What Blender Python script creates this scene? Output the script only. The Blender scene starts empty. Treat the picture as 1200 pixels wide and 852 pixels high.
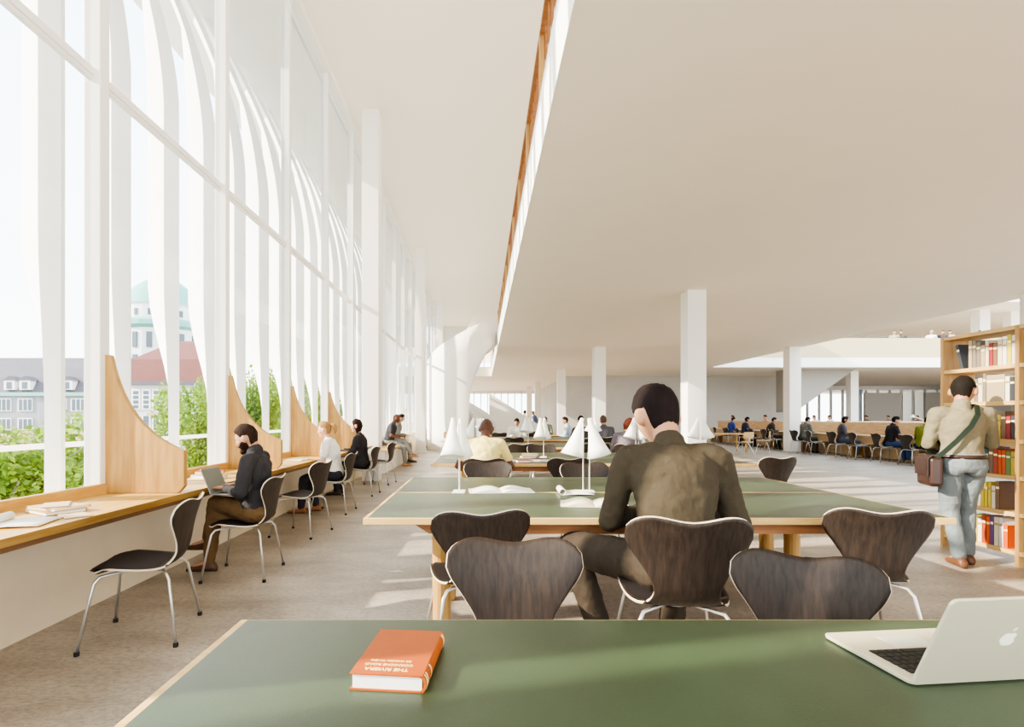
import bpy, math, random
from mathutils import Vector, Matrix
random.seed(7)
PI = math.pi
C = bpy.context.scene.collection
F = 620.0; H = 1.28; VX = 565.0; VY = 490.0

# ------------------------------------------------------------ materials
def lin(c):
    return tuple((x/12.92 if x <= .04045 else ((x+.055)/1.055)**2.4) for x in c)
def rgb(r, g, b): return lin((r/255, g/255, b/255)) + (1,)
MATS = {}
def mat(name, col, rough=.6, spec=.4, metal=0, noise=0, nscale=20, stretch=(1,1,1), bump=0, bscale=60, col2=None, emit=None, sheen=0, coat=0):
    if name in MATS: return MATS[name]
    m = bpy.data.materials.new(name); m.use_nodes = True
    nt = m.node_tree; N = nt.nodes; L = nt.links
    b = N['Principled BSDF']
    b.inputs['Base Color'].default_value = col
    b.inputs['Roughness'].default_value = rough
    b.inputs['Metallic'].default_value = metal
    b.inputs['Specular IOR Level'].default_value = spec
    if coat: b.inputs['Coat Weight'].default_value = coat
    tc = N.new('ShaderNodeTexCoord'); mp = N.new('ShaderNodeMapping')
    L.new(tc.outputs['Object'], mp.inputs['Vector']); mp.inputs['Scale'].default_value = stretch
    if noise or col2:
        n = N.new('ShaderNodeTexNoise'); n.inputs['Scale'].default_value = nscale; n.inputs['Detail'].default_value = 6
        L.new(mp.outputs[0], n.inputs['Vector'])
        r = N.new('ShaderNodeValToRGB')
        c2 = col2 if col2 else tuple(x*(1-noise) for x in col[:3]) + (1,)
        r.color_ramp.elements[0].position = .3; r.color_ramp.elements[1].position = .7
        r.color_ramp.elements[0].color = c2; r.color_ramp.elements[1].color = col
        L.new(n.outputs['Fac'], r.inputs['Fac']); L.new(r.outputs['Color'], b.inputs['Base Color'])
    if bump:
        n2 = N.new('ShaderNodeTexNoise'); n2.inputs['Scale'].default_value = bscale; n2.inputs['Detail'].default_value = 5
        L.new(mp.outputs[0], n2.inputs['Vector'])
        bp = N.new('ShaderNodeBump'); bp.inputs['Strength'].default_value = bump; bp.inputs['Distance'].default_value = .01
        L.new(n2.outputs['Fac'], bp.inputs['Height']); L.new(bp.outputs[0], b.inputs['Normal'])
    if emit:
        b.inputs['Emission Color'].default_value = emit[0]; b.inputs['Emission Strength'].default_value = emit[1]
    MATS[name] = m
    return m

def concrete():
    m = bpy.data.materials.new('concrete_floor'); m.use_nodes = True
    nt = m.node_tree; N = nt.nodes; L = nt.links; b = N['Principled BSDF']
    tc = N.new('ShaderNodeTexCoord')
    n1 = N.new('ShaderNodeTexNoise'); n1.inputs['Scale'].default_value = .9; n1.inputs['Detail'].default_value = 8; n1.inputs['Roughness'].default_value = .65
    mp = N.new('ShaderNodeMapping'); mp.inputs['Scale'].default_value = (1, 2.2, 1)
    n2 = N.new('ShaderNodeTexNoise'); n2.inputs['Scale'].default_value = 26; n2.inputs['Detail'].default_value = 8; n2.inputs['Roughness'].default_value = .75
    L.new(tc.outputs['Object'], mp.inputs[0]); L.new(mp.outputs[0], n1.inputs[0]); L.new(mp.outputs[0], n2.inputs[0])
    r1 = N.new('ShaderNodeValToRGB'); r1.color_ramp.elements[0].position = .3; r1.color_ramp.elements[1].position = .72
    r1.color_ramp.elements[0].color = rgb(136, 123, 109); r1.color_ramp.elements[1].color = rgb(192, 181, 168)
    r2 = N.new('ShaderNodeValToRGB'); r2.color_ramp.elements[0].position = .36; r2.color_ramp.elements[1].position = .56
    r2.color_ramp.elements[0].color = (.42, .40, .38, 1); r2.color_ramp.elements[1].color = (1, 1, 1, 1)
    mx = N.new('ShaderNodeMix'); mx.data_type = 'RGBA'; mx.blend_type = 'MULTIPLY'; mx.inputs['Factor'].default_value = .75
    L.new(n1.outputs['Fac'], r1.inputs[0]); L.new(n2.outputs['Fac'], r2.inputs[0])
    L.new(r1.outputs[0], mx.inputs['A']); L.new(r2.outputs[0], mx.inputs['B']); L.new(mx.outputs['Result'], b.inputs['Base Color'])
    b.inputs['Roughness'].default_value = .42; b.inputs['Specular IOR Level'].default_value = .45
    bp = N.new('ShaderNodeBump'); bp.inputs['Strength'].default_value = .12; bp.inputs['Distance'].default_value = .01
    L.new(n2.outputs['Fac'], bp.inputs['Height']); L.new(bp.outputs[0], b.inputs['Normal'])
    return m
def wood(name, c1, c2, axis='X', rough=.5, scale=9):
    st = {'X': (.12, 1, 1), 'Y': (1, .12, 1), 'Z': (1, 1, .1)}[axis]
    m = mat(name, c1, rough=rough, spec=.35, col2=c2, nscale=scale, stretch=tuple(s*3 for s in st), bump=.08, bscale=60)
    return m
def glass_mat(name, tint=(.97, .99, 1, 1), refl=.10):
    m = bpy.data.materials.new(name); m.use_nodes = True
    nt = m.node_tree; N = nt.nodes; L = nt.links
    N.remove(N['Principled BSDF'])
    tr = N.new('ShaderNodeBsdfTransparent'); tr.inputs[0].default_value = tint
    gl = N.new('ShaderNodeBsdfGlossy'); gl.inputs['Roughness'].default_value = .02; gl.inputs[0].default_value = (.9, .93, .96, 1)
    fr = N.new('ShaderNodeFresnel'); fr.inputs['IOR'].default_value = 1.25
    ms = N.new('ShaderNodeMixShader')
    L.new(fr.outputs[0], ms.inputs[0]); L.new(tr.outputs[0], ms.inputs[1]); L.new(gl.outputs[0], ms.inputs[2])
    L.new(ms.outputs[0], N['Material Output'].inputs[0])
    return m

WHITE = mat('white_paint', rgb(240, 237, 232), rough=.7, spec=.2, bump=.02, bscale=40)
CEIL = mat('ceiling_plaster', rgb(250, 243, 233), rough=.8, spec=.1, bump=.02, bscale=30)
SLAB = mat('mezzanine_plaster', rgb(254, 243, 228), rough=.8, spec=.1, noise=.02, nscale=2)
COLM = mat('column_plaster', rgb(240, 236, 230), rough=.75, spec=.15)
GREYW = mat('grey_wall', rgb(196, 192, 186), rough=.8, spec=.1, noise=.08, nscale=1.2)
FLOOR = concrete()
OAK_X = wood('oak_lengthwise_x', rgb(212, 168, 108), rgb(184, 136, 78), 'X')
OAK_Y = wood('oak_lengthwise_y', rgb(206, 166, 96), rgb(180, 136, 70), 'Y')
OAK_P = wood('oak_pale', rgb(206, 176, 138), rgb(184, 150, 112), 'Y')
OAK_Z = wood('oak_upright', rgb(188, 148, 88), rgb(162, 120, 64), 'Z')
OAK_EDGE = wood('oak_pale_edge', rgb(218, 184, 122), rgb(196, 156, 94), 'X')
OAK_RED = wood('oak_dark_rail', rgb(160, 108, 66), rgb(128, 82, 48), 'X')
LINO = mat('green_linoleum', rgb(54, 72, 50), rough=.36, spec=.5, col2=rgb(44, 60, 40), nscale=3, bump=.10, bscale=350)
WAL = mat('dark_walnut', rgb(55, 44, 37), rough=.48, spec=.3, col2=rgb(35, 28, 24), nscale=60, stretch=(1.2,1,.04), bump=.05, bscale=80)
RIM = mat('pale_ply_edge', rgb(216, 200, 176), rough=.5)
SEATBLK = mat('black_seat', rgb(38, 32, 32), rough=.7, spec=.25, bump=.1, bscale=200)
CHROME = mat('satin_steel', rgb(215, 215, 215), rough=.28, metal=.85, spec=.5)
BLACK = mat('black_rubber', rgb(22, 22, 22), rough=.6)
LAMPW = mat('lamp_white', rgb(246, 243, 236), rough=.45, spec=.4)
PAPER = mat('paper', rgb(240, 236, 226), rough=.8, spec=.1, noise=.06, nscale=30)
GLASS = glass_mat('window_glass')
BRASS = mat('brass', rgb(196, 160, 104), rough=.35, metal=.6)
ALU = mat('laptop_aluminium', rgb(212, 204, 176), rough=.35, metal=.2, spec=.5)

# ------------------------------------------------------------ mesh builder
class MB:
    def __init__(s): s.v = []; s.f = []; s.mi = []
    def quad(s, pts, mi=0):
        b = len(s.v); s.v += [tuple(p) for p in pts]; s.f.append(tuple(range(b, b+len(pts)))); s.mi.append(mi); return s
    def box(s, x0, x1, y0, y1, z0, z1, mi=0):
        b = len(s.v)
        s.v += [(x0,y0,z0),(x1,y0,z0),(x1,y1,z0),(x0,y1,z0),(x0,y0,z1),(x1,y0,z1),(x1,y1,z1),(x0,y1,z1)]
        for f in ((3,2,1,0),(4,5,6,7),(0,1,5,4),(1,2,6,5),(2,3,7,6),(3,0,4,7)):
            s.f.append(tuple(b+i for i in f)); s.mi.append(mi)
        return s
    def xf(s, M, start=0):
        for i in range(start, len(s.v)): s.v[i] = tuple(M @ Vector(s.v[i]))
        return s
    def loft(s, rings, close=True, cap=True, mi=0):
        n = len(rings[0]); b = len(s.v)
        for r in rings: s.v += [tuple(p) for p in r]
        for k in range(len(rings)-1):
            for i in range(n if close else n-1):
                j = (i+1) % n
                s.f.append((b+k*n+i, b+k*n+j, b+(k+1)*n+j, b+(k+1)*n+i)); s.mi.append(mi)
        if cap and close:
            s.f.append(tuple(b+i for i in reversed(range(n)))); s.mi.append(mi)
            s.f.append(tuple(b+(len(rings)-1)*n+i for i in range(n))); s.mi.append(mi)
        return s
    def tube(s, pts, r, n=8, mi=0):
        pts = [Vector(p) for p in pts]; rs = r if isinstance(r, (list, tuple)) else [r]*len(pts)
        rings = []; up = None
        for i, p in enumerate(pts):
            d = (pts[min(i+1, len(pts)-1)] - pts[max(i-1, 0)]).normalized()
            if up is None:
                up = Vector((0,0,1)) if abs(d.z) < .9 else Vector((1,0,0))
            a = d.cross(up).normalized(); up = a.cross(d).normalized()
            rings.append([p + rs[i]*(math.cos(2*PI*k/n)*a + math.sin(2*PI*k/n)*up) for k in range(n)])
        # fix winding outward
        rings = [list(reversed(q)) for q in rings]
        return s.loft(rings, mi=mi)
    def lathe(s, prof, n=24, c=(0,0,0), mi=0, cap=False):
        rings = [[(c[0]+r*math.cos(2*PI*k/n), c[1]+r*math.sin(2*PI*k/n), c[2]+z) for k in range(n)] for r, z in prof]
        return s.loft(rings, cap=cap, mi=mi)
    def ell(s, c, r, n=12, m=8, M=None, mi=0, fn=None):
        rings = []
        for i in range(m+1):
            t = -PI/2 + PI*i/m
            t = max(-PI/2+.02, min(PI/2-.02, t))
            ring = []
            for k in range(n):
                a = 2*PI*k/n
                d = Vector((math.cos(t)*math.cos(a), math.cos(t)*math.sin(a), math.sin(t)))
                p = Vector((d.x*r[0], d.y*r[1], d.z*r[2]))
                if fn: p = fn(d, p)
                if M is not None: p = M @ p
                ring.append(Vector(c) + p)
            rings.append(ring)
        return s.loft(rings, mi=mi)
    def caps(s, p, q, r1, r2, n=10):
        p = Vector(p); q = Vector(q); d = q-p; L = d.length
        if L < 1e-5: return s.ell(p, (r1,)*3, n)
        d.normalize(); up = Vector((0,0,1)) if abs(d.z) < .9 else Vector((1,0,0))
        a = d.cross(up).normalized(); u = a.cross(d)
        rings = []
        for t in (-85, -55, -25, 0):
            t = math.radians(t); rings.append((p + d*r1*math.sin(t), r1*math.cos(t)))
        for t in (0, 25, 55, 85):
            t = math.radians(t); rings.append((q + d*r2*math.sin(t), r2*math.cos(t)))
        return s.loft([[c + r*(math.cos(2*PI*k/n)*u + math.sin(2*PI*k/n)*a) for k in range(n)] for c, r in rings])
    def mesh(s, name, mats, smooth=False):
        me = bpy.data.meshes.new(name); me.from_pydata(s.v, [], s.f)
        for m in (mats if isinstance(mats, (list, tuple)) else [mats]): me.materials.append(m)
        me.polygons.foreach_set('material_index', s.mi)
        if smooth: me.polygons.foreach_set('use_smooth', [True]*len(me.polygons))
        me.update(); return me
    def build(s, name, mats, parent=None, smooth=False, loc=None, rot=None):
        me = s.mesh(name, mats, smooth)
        o = bpy.data.objects.new(name, me); C.objects.link(o)
        if parent: o.parent = parent
        if loc: o.location = loc
        if rot: o.rotation_euler = rot
        return o
def bevel(o, w=.003, seg=2):
    m = o.modifiers.new('bevel', 'BEVEL'); m.width = w; m.segments = seg; m.limit_method = 'ANGLE'; return o
def empty(name, loc=(0,0,0), rz=0, scale=1):
    o = bpy.data.objects.new(name, None); C.objects.link(o); o.location = loc; o.rotation_euler = (0,0,rz); o.scale = (scale,)*3
    o.empty_display_size = .1; return o
def tag(o, label=None, cat=None, group=None, kind=None):
    if label: o['label'] = label
    if cat: o['category'] = cat
    if group: o['group'] = group
    if kind: o['kind'] = kind
    return o
def struct(o, label=None, cat=None):
    o['kind'] = 'structure'
    if label: o['label'] = label
    if cat: o['category'] = cat
    return o
KIDS = {}
def children(o):
    return [c for c in C.objects if c.parent == o]
def copy_tree(o, loc=None, rz=None, label=None, group=None, scale=None, parent=None, kids=None):
    c = o.copy(); C.objects.link(c)
    if parent: c.parent = parent
    ks = KIDS.get(o.name)
    if ks is None:
        ks = children(o); KIDS[o.name] = ks
    for ch in ks: copy_tree(ch, parent=c)
    if loc is not None: c.location = loc
    if rz is not None: c.rotation_euler = (0, 0, rz)
    if scale is not None: c.scale = (scale,)*3
    if label: c['label'] = label
    if group: c['group'] = group
    return c
def face(deg): return math.radians(deg-90)

# ------------------------------------------------------------ room shell
def box_struct(name, *a, m=WHITE, label=None, cat=None):
    return struct(MB().box(*a).build(name, m), label, cat)
box_struct('floor', -3.0, 46, -5, 60, -.3, 0, m=FLOOR, label='pale mottled concrete floor of the reading hall', cat='floor')
struct(MB().box(-2.9, 12.6, -5, 60, 7.53, 7.9).box(12.6, 46, 28.4, 60, 7.53, 7.9).build('ceiling', CEIL), 'high white ceiling above the window side', 'ceiling')
o = MB().box(.605, 12.25, -5, 34.4, 4.0, 4.61).box(12.25, 46, 28.1, 60, 4.0, 4.45).box(-2.9, 12.25, 34.4, 60, 4.0, 4.61).build('ceiling_mezzanine', SLAB)
struct(o, 'cream underside and white edge of the mezzanine slab', 'ceiling')
box_struct('trim_1', .597, .607, -5, 34.4, 3.99, 4.62, m=mat('fascia_white', rgb(252, 250, 246), rough=.6), label='white fascia along the mezzanine edge', cat='trim')
box_struct('trim_2', -2.86, -2.70, -5, 34, 7.42, 7.53, m=WHITE, label='white head trim above the tall windows', cat='trim')
box_struct('wall_left', -2.98, -2.66, -5, 53, 0, .69, m=mat('sill_wall', rgb(222, 208, 184), rough=.8, spec=.1, noise=.05, nscale=6), label='low cream wall under the window desk', cat='wall')
box_struct('wall_back', 5.5, 19.6, 34.4, 53, 0, 4.0, m=GREYW, label='grey plaster wall at the far end of the hall', cat='wall')
box_struct('wall_right', 45.8, 46, 18, 60, 0, 7.6, m=GREYW, label='grey wall closing the hall at far right', cat='wall')
# upper far wall with opening
o = MB().box(-2.9, .9, 36, 36.2, 6.1, 7.53).box(-2.9, -2.2, 36, 36.2, 4.6, 6.2).box(.9, 46, 40, 40.2, 4.61, 7.53).build('wall_upper', mat('upper_wall', rgb(214, 210, 204), rough=.8, spec=.1))
struct(o, 'upper storey wall beyond the mezzanine', 'wall')

# columns
def column(x, y, w, z0, z1, label, grp=None):
    o = MB().box(-w/2, w/2, -w/2, w/2, z0, z1).build('column', COLM, loc=(x, y, 0)); bevel(o, .008)
    tag(o, label, 'column', grp, 'structure')
    return o
for i, (y, lab) in enumerate(((.89, 'added white column, out of view at the near end of the window desk, shading the nearest table'), (10.85, 'tall white column standing beside the window desk'), (19.5, 'tall white column behind the bench by the windows'),  # first column is added out of view; its shadow narrows the table's sun band
                   (28.2, 'slim far white column left of the spiral stair'), (36.5, 'farthest white column on the window side'))):
    column(-2.26, y, .34, 0, 7.53, lab)
for (x, y, lab) in ((4.55, 11.4, 'broad white column in the middle of the hall with a sunlit patch'),
                    (4.5, 20.4, 'white column left of centre against the grey wall'),
                    (4.4, 29.5, 'far white column at the left end of the grey wall'),
                    (12.0, 20.4, 'white column beside the long right-hand desk'),
                    (11.98, 11.4, 'white column behind the top of the bookshelf'),
                    (4.2, 40, 'distant white column near the far windows'), (4.1, 46, 'last white column before the far windows'),
                    (21.4, 30.6, 'white column behind the far counter panel')):
    column(x if x != 12.0 else 11.95, y, .44 if y > 20 else .40, 0, 4.0, lab)
column(29.0, 30.8, .6, 4.45, 7.53, 'upper storey column behind the balcony people')
column(31.2, 31.2, .5, 4.45, 7.53, 'bright upper storey column at the right edge')

# windows on the left: one window per bay
FRAMEW = mat('window_frame_white', rgb(236, 233, 229), rough=.5, spec=.3)
nwin = 0
YM0 = 3.90; DY = 1.868
win_proto = None
for k in range(-4, 18):
    ym = YM0 + DY*k
    if win_proto is None:
        r = empty('window_1', (0, 0, 0))
        b = MB(); b.box(-2.87, -2.75, -.09, 0, .70, 7.53); b.box(-2.84, -2.78, 0, .05, .70, 7.53)
        bevel(b.build('mullion', FRAMEW, r), .006)
        b = MB(); b.box(-2.85, -2.79, .05, DY-.09, 3.745, 3.80); b.box(-2.84, -2.80, .05, DY-.09, 3.72, 3.745)
        b.build('transom', FRAMEW, r)
        b = MB(); b.box(-2.86, -2.78, .05, DY-.09, 7.44, 7.53); b.box(-2.86, -2.78, .05, DY-.09, .69, .76)
        b.build('window_frame', FRAMEW, r)
        b = MB(); b.quad([(-2.82, .05, .76), (-2.82, DY-.09, .76), (-2.82, DY-.09, 3.73), (-2.82, .05, 3.73)])
        b.quad([(-2.82, .05, 3.79), (-2.82, DY-.09, 3.79), (-2.82, DY-.09, 7.45), (-2.82, .05, 7.45)])
        b.build('glass_pane', GLASS, r)
        win_proto = r
    else:
        r = copy_tree(win_proto)
    nwin += 1
    r.name = 'window_%d' % nwin
    r.location = (0, ym, 0); tag(r, None, None, None, 'structure')

# outer sculpted facade fins (things outside the glass)
FIN = mat('facade_fin_white', rgb(246, 244, 241), rough=.8, spec=.1)
def fin_mesh():
    rings = []
    for i in range(40):
        z = -1.0 + 8.6*i/39
        xi = -3.32; xv = -3.46; xo = -3.76
        if z > 4.65:
            t = (z-4.65)/2.85; d = .95*t**1.7
            xi -= d; xv -= d*.75 ; xo -= d*.25
        if z < 2.8:
            t = min(1, (2.8-z)/1.5); t = t*t*(3-2*t)
            xo += .27*t; xv += .05*t
        xo = min(xo, xi-.16); xv = min(xv, xi-.06); xv = max(xv, xo+.05)
        rings.append([(xi, .05, z), (xv, 0, z), (xo, .20, z), (xi-.1, .22, z)])
    b = MB(); b.loft(rings); return b.mesh('facade_fin', FIN)
fm = fin_mesh()
for k in range(-9, 40):
    o = bpy.data.objects.new('facade_fin', fm); C.objects.link(o); o.location = (0, 4.12+.815*k, 0)
    tag(o, 'tall white sculpted fin curving up outside the left window wall', 'facade fin', 'white sculpted fins outside the windows')
o = MB().box(-5.2, -2.98, -5, 36, 7.5, 7.9).build('trim_3', FIN); struct(o, 'white roof overhang outside the windows', 'trim')
o = MB().box(-4.4, -2.98, -5, 36, -.4, -.05).build('trim_4', FIN); struct(o, 'narrow outside ledge below the fins', 'trim')
o = empty('outdoor_railing', (-4.3, 0, 0)); tag(o, 'white horizontal railing outside the left windows', 'railing')
MB().box(-.03, .03, -4, 34, .98, 1.03).build('handrail', FIN, o)
for k in range(12):
    MB().box(-.02, .02, 0, .04, -.1, .98).build('post', FIN, o, loc=(0, -3+3.3*k, 0))

# ------------------------------------------------------------ window desk
desk = empty('window_desk', (-2.45, 0, 0)); tag(desk, 'long pale oak desk running below the left windows', 'desk')
b = MB(); b.loft([[(-.29, y, .69), (.22, y, .675), (.27, y, .73), (-.29, y, .73)][::-1] for y in (1.1, 10.6)])
b.build('worktop', OAK_Y, desk)
bevel(MB().box(-.33, -.29, 1.1, 10.6, .72, .805).build('back_lip', OAK_Y, desk), .004)
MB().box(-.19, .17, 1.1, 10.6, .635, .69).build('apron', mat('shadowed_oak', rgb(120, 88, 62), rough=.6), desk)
# fins
def fin_panel():
    pts = [(-.02, 0), (.54, 0), (.585, .05), (.585, .31)]
    for i in range(1, 15):
        t = i/14
        # concave curve from (.585,.31) to (.05,1.01)
        ax, az = .585, .31; bx, bz = .045, 1.01; cx, cz = .15, .47
        x = (1-t)**2*ax + 2*t*(1-t)*cx + t*t*bx; z = (1-t)**2*az + 2*t*(1-t)*cz + t*t*bz
        pts.append((x, z))
    pts.append((-.02, 1.01))
    b = MB(); b.loft([[(x, y, z) for x, z in pts] for y in (.045, 0)])
    return b.mesh('desk_divider', OAK_Z)
dm = fin_panel()
labs = ['curved oak divider nearest the camera, left of the bearded man', 'curved oak divider right behind the bearded man',
        'third curved oak divider, between bearded man and blonde woman', 'fourth curved oak divider, behind the blonde woman']
for i in range(4):
    o = bpy.data.objects.new('desk_divider', dm); C.objects.link(o); o.location = (-2.76, 3.86+DY*i, .732); bevel(o, .004)
    tag(o, labs[i], 'desk divider', 'curved oak dividers on the window desk')
# bench
bn = empty('bench', (-2.45, 12.2, 0)); tag(bn, 'low white bench with an oak top beyond the window desk', 'bench')
bevel(MB().box(-.2, .28, 0, 4.2, .50, .55).build('bench_top', OAK_Y, bn), .004)
MB().box(-.2, .2, .03, 4.1, 0, .5).build('bench_base', WHITE, bn)

# ------------------------------------------------------------ mezzanine railing
rl = empty('mezzanine_railing', (.70, 0, 4.61)); tag(rl, 'oak handrail with brass posts along the mezzanine edge', 'railing')
MB().box(-.05, .06, -4, 33.5, 1.0, 1.06).build('handrail', OAK_RED, rl)
MB().box(-.02, .02, -4, 33.5, .05, .10).build('bottom_rail', OAK_RED, rl)
b = MB()
for k in range(150):
    y = -4 + k*.25
    b.box(-.012, .012, y, y+.02, .1, 1.0)
b.build('baluster', OAK_RED, rl)
for k in range(21):
    MB().box(-.05, .0, 0, .07, 0, 1.0).build('post', BRASS, rl, loc=(0, .58+1.8*k-3.6, 0))

# ------------------------------------------------------------ reading tables
def make_table(x0, x1, d=1.0):
    r = empty('reading_table', (x0, 0, 0)); w = x1-x0
    t = MB(); t.box(0, w, 0, d, .692, .7285); e = t.build('table_edge', OAK_EDGE, r); bevel(e, .003)
    MB().box(.022, w-.022, .022, d-.010, .715, .7305).build('linoleum_top', LINO, r)
    b = MB(); b.loft([[(s, .06, .63), (s, d-.06, .63), (s2, d-.06, .692), (s2, .06, .692)] for s, s2 in ((.36, .26), (w-.36, w-.26))])
    b.build('apron', OAK_RED, r)
    for (lx, ly) in ((.42, .15), (w-.42, .15), (.42, d-.17), (w-.42, d-.17)):
        rings = []
        for z, s in ((0, .040), (.02, .048), (.3, .05), (.64, .052)):
            rings.append([(lx+s*math.cos(a)*1.05, ly+s*math.sin(a), z) for a in [2*PI*k/16 for k in range(16)]])
        MB().loft(rings).build('leg', OAK_Z, r, smooth=False)
    return r
tabs = [(-.66, 2.56, -.55, 'green topped table nearest the camera, the half toward the viewer'),
        (-.66, 2.56, .45, 'green topped table nearest the camera, the half carrying the orange book'),
        (-.655, 2.61, 2.91, 'second green table, near half where the olive-shirted man sits'),
        (-.655, 2.61, 3.925, 'second green table, far half behind the seam'),
        (-.62, 3.33, 6.4, 'third green table, near half in front of the yellow-shirted man'),
        (-.62, 3.33, 7.41, 'third green table, far half behind its lamps'),
        (-.60, 3.3, 9.95, 'fourth green table, near half'), (-.60, 3.3, 10.96, 'fourth green table, far half'),
        (-.60, 3.3, 13.5, 'fifth green table, near half'), (-.60, 3.3, 14.51, 'fifth green table, far half'),
        (-.60, 3.3, 17.2, 'sixth green table, farthest in the row')]
protoT = {}
for x0, x1, y, lab in tabs:
    key = (x0, x1)
    if key not in protoT: r = make_table(x0, x1); protoT[key] = r
    else: r = copy_tree(protoT[key])
    r.location = (x0, y, 0); tag(r, lab + ', pale oak legs', 'table', 'long green reading tables')

# ------------------------------------------------------------ series chairs
def make_chair():
    r = empty('shell_chair')
    # side profile by arc length: (y, z)
    P = [(.245, .425), (.21, .440), (.13, .448), (.03, .438), (-.07, .428), (-.145, .430), (-.195, .452), (-.225, .50), (-.240, .56), (-.252, .63), (-.268, .70), (-.290, .77), (-.312, .828)]
    W = [.185, .205, .225, .228, .215, .185, .150, .132, .150, .192, .238, .262, .264]
    S = [0]
    for i in range(1, len(P)): S.append(S[-1] + math.dist(P[i], P[i-1]))
    T = S[-1]
    def cr(arr, s):
        for i in range(len(S)-1):
            if s <= S[i+1] or i == len(S)-2:
                t = max(0, min(1, (s-S[i])/(S[i+1]-S[i])))
                a0 = arr[max(i-1, 0)]; a1 = arr[i]; a2 = arr[i+1]; a3 = arr[min(i+2, len(arr)-1)]
                return .5*((2*a1)+(-a0+a2)*t+(2*a0-5*a1+4*a2-a3)*t*t+(-a0+3*a1-3*a2+a3)*t**3)
    Py = [p[0] for p in P]; Pz = [p[1] for p in P]
    NU, NV = 25, 41
    rows = []
    for j in range(NV):
        v = j/(NV-1); row = []
        for i in range(NU):
            u = -1 + 2*i/(NU-1); au = abs(u)
            u2 = math.sin(u*PI/2)*.35 + u*.65; a2 = abs(u2)
            tt = max(0, (a2-.52)/.48); rnd = 1-math.sqrt(max(0, 1-tt*tt))
            s1 = T - .028*(max(0, 1-(a2/.62)**2))**2*1.0 - .10*rnd
            tf = max(0, (a2-.25)/.75); s0 = .12*(1-math.sqrt(max(0, 1-tf*tf)))
            s = s0 + (s1-s0)*v
            w = cr(W, s); x = u2*w
            y = cr(Py, s); z = cr(Pz, s)
            if s > .42: y += .055*(x/.25)**2          # back wraps forward
            else: z += -.012*(x/.22)**2 if s < .1 else .010*(x/.22)**2
            row.append((x, y, z))
        rows.append(row)
    b = MB(); b.loft(rows, close=False, cap=False)
    o = b.build('seat_shell', [WAL, RIM], r, smooth=True)
    m = o.modifiers.new('solid', 'SOLIDIFY'); m.thickness = .011; m.offset = 0; m.use_rim = True; m.material_offset_rim = 1
    # dark upholstered seat pad following the seat
    rows2 = []
    for j in range(14):
        s = .035 + .33*j/13; row = []
        for i in range(13):
            u = -1+2*i/12; e = math.sqrt(max(0, 1-(abs(2*j/13-1))**4)); w = cr(W, s)*.93*(.80+.2*e)
            x = u*w; row.append((x, cr(Py, s), cr(Pz, s)+.0085+.008*(x/.22)**2-.001*abs(u)))
        rows2.append(row)
    b = MB(); b.loft(rows2, close=False, cap=False)
    o = b.build('seat_pad', SEATBLK, r, smooth=True)
    for sx in (-1, 1):
        for sy in (-1, 1):
            pts = [(.03*sx, .03*sy-.02, .405), (.12*sx, .12*sy-.02, .410), (.165*sx, .168*sy, .402), (.185*sx, .19*sy, .37), (.25*sx, .245*sy, .02)]
            l = MB().tube(pts, .0085, 10).build('leg', CHROME, r, smooth=True)
            MB().lathe([(.001, 0), (.014, 0), (.014, .022), (.001, .024)], 10, (.25*sx, .245*sy, 0)).build('foot_cap', BLACK, l, smooth=False)
    MB().lathe([(.001, .398), (.06, .398), (.06, .412), (.001, .416)], 16, (0, -.02, 0)).build('hub', CHROME, r)
    return r
chair0 = make_chair(); used = [False]
def chair(x, y, deg, label, group, s=1.0):
    if not used[0]:
        used[0] = True; c = chair0
        c.location = (x, y, 0); c.rotation_euler = (0,0,face(deg)); c.scale = (s,)*3
        KIDS[c.name] = children(c)
        for k in KIDS[c.name]: KIDS[k.name] = children(k)
    else: c = copy_tree(chair0, (x, y, 0), face(deg), scale=s)
    tag(c, label, 'chair', group); return c
G1 = 'dark shell chairs along the window desk'
chair(-2.007, 3.14, 194, 'empty dark shell chair nearest the camera in the window row', G1, .98)
chair(-1.955, 4.35, 184, 'dark shell chair under the bearded man with the laptop', G1, .98)
chair(-2.0, 5.86, 170, 'empty dark shell chair between bearded man and blonde woman', G1, .98)
chair(-2.03, 7.24, 178, 'dark shell chair under the blonde woman', G1, .98)
chair(-2.02, 8.9, 176, 'dark shell chair under the dark-haired woman in black', G1, .98)
chair(-2.0, 10.4, 172, 'empty dark shell chair at the far end of the window row', G1, .98)
G2 = 'dark shell chairs around the green tables'
chair(.115, 1.72, -91, 'dark shell chair tucked under the nearest table behind the orange book', G2, 1.0)
chair(-.045, 2.88, 100, 'dark shell chair left of the olive-shirted man at the second table', G2, 1.0)
chair(.905, 2.50, 84, 'dark shell chair carrying the olive-shirted man', G2, 1.05)
chair(1.04, 1.66, -116, 'dark shell chair tucked under the nearest table beside the laptop', G2, .96)
chair(2.06, 2.92, 78, 'dark shell chair at the right end of the second table', G2, 1.0)
chair(.05, 5.32, -92, 'dark shell chair tucked in behind the open book at the second table', G2)
chair(.02, 6.26, 92, 'dark shell chair under the yellow-shirted man', G2)
chair(1.05, 5.15, -88, 'dark shell chair behind the paired lamps at the second table', G2)
chair(.97, 6.33, 96, 'dark shell chair left behind the paired lamps facing the third table', G2)
chair(2.42, 6.30, 86, 'dark shell chair beyond the olive-shirted man, facing the third table', G2)
chair(3.45, 6.48, 100, 'dark shell chair at the right corner of the third table', G2)
chair(.72, 9.75, 90, 'dark shell chair left of two behind the third table lamps', G2)
chair(1.02, 8.85, -90, 'dark shell chair tucked under the far side of the third table', G2)
chair(2.05, 9.78, 92, 'dark shell chair beside the auburn-haired person', G2)
chair(2.60, 9.60, 85, 'dark shell chair under the auburn-haired person', G2)
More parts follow.
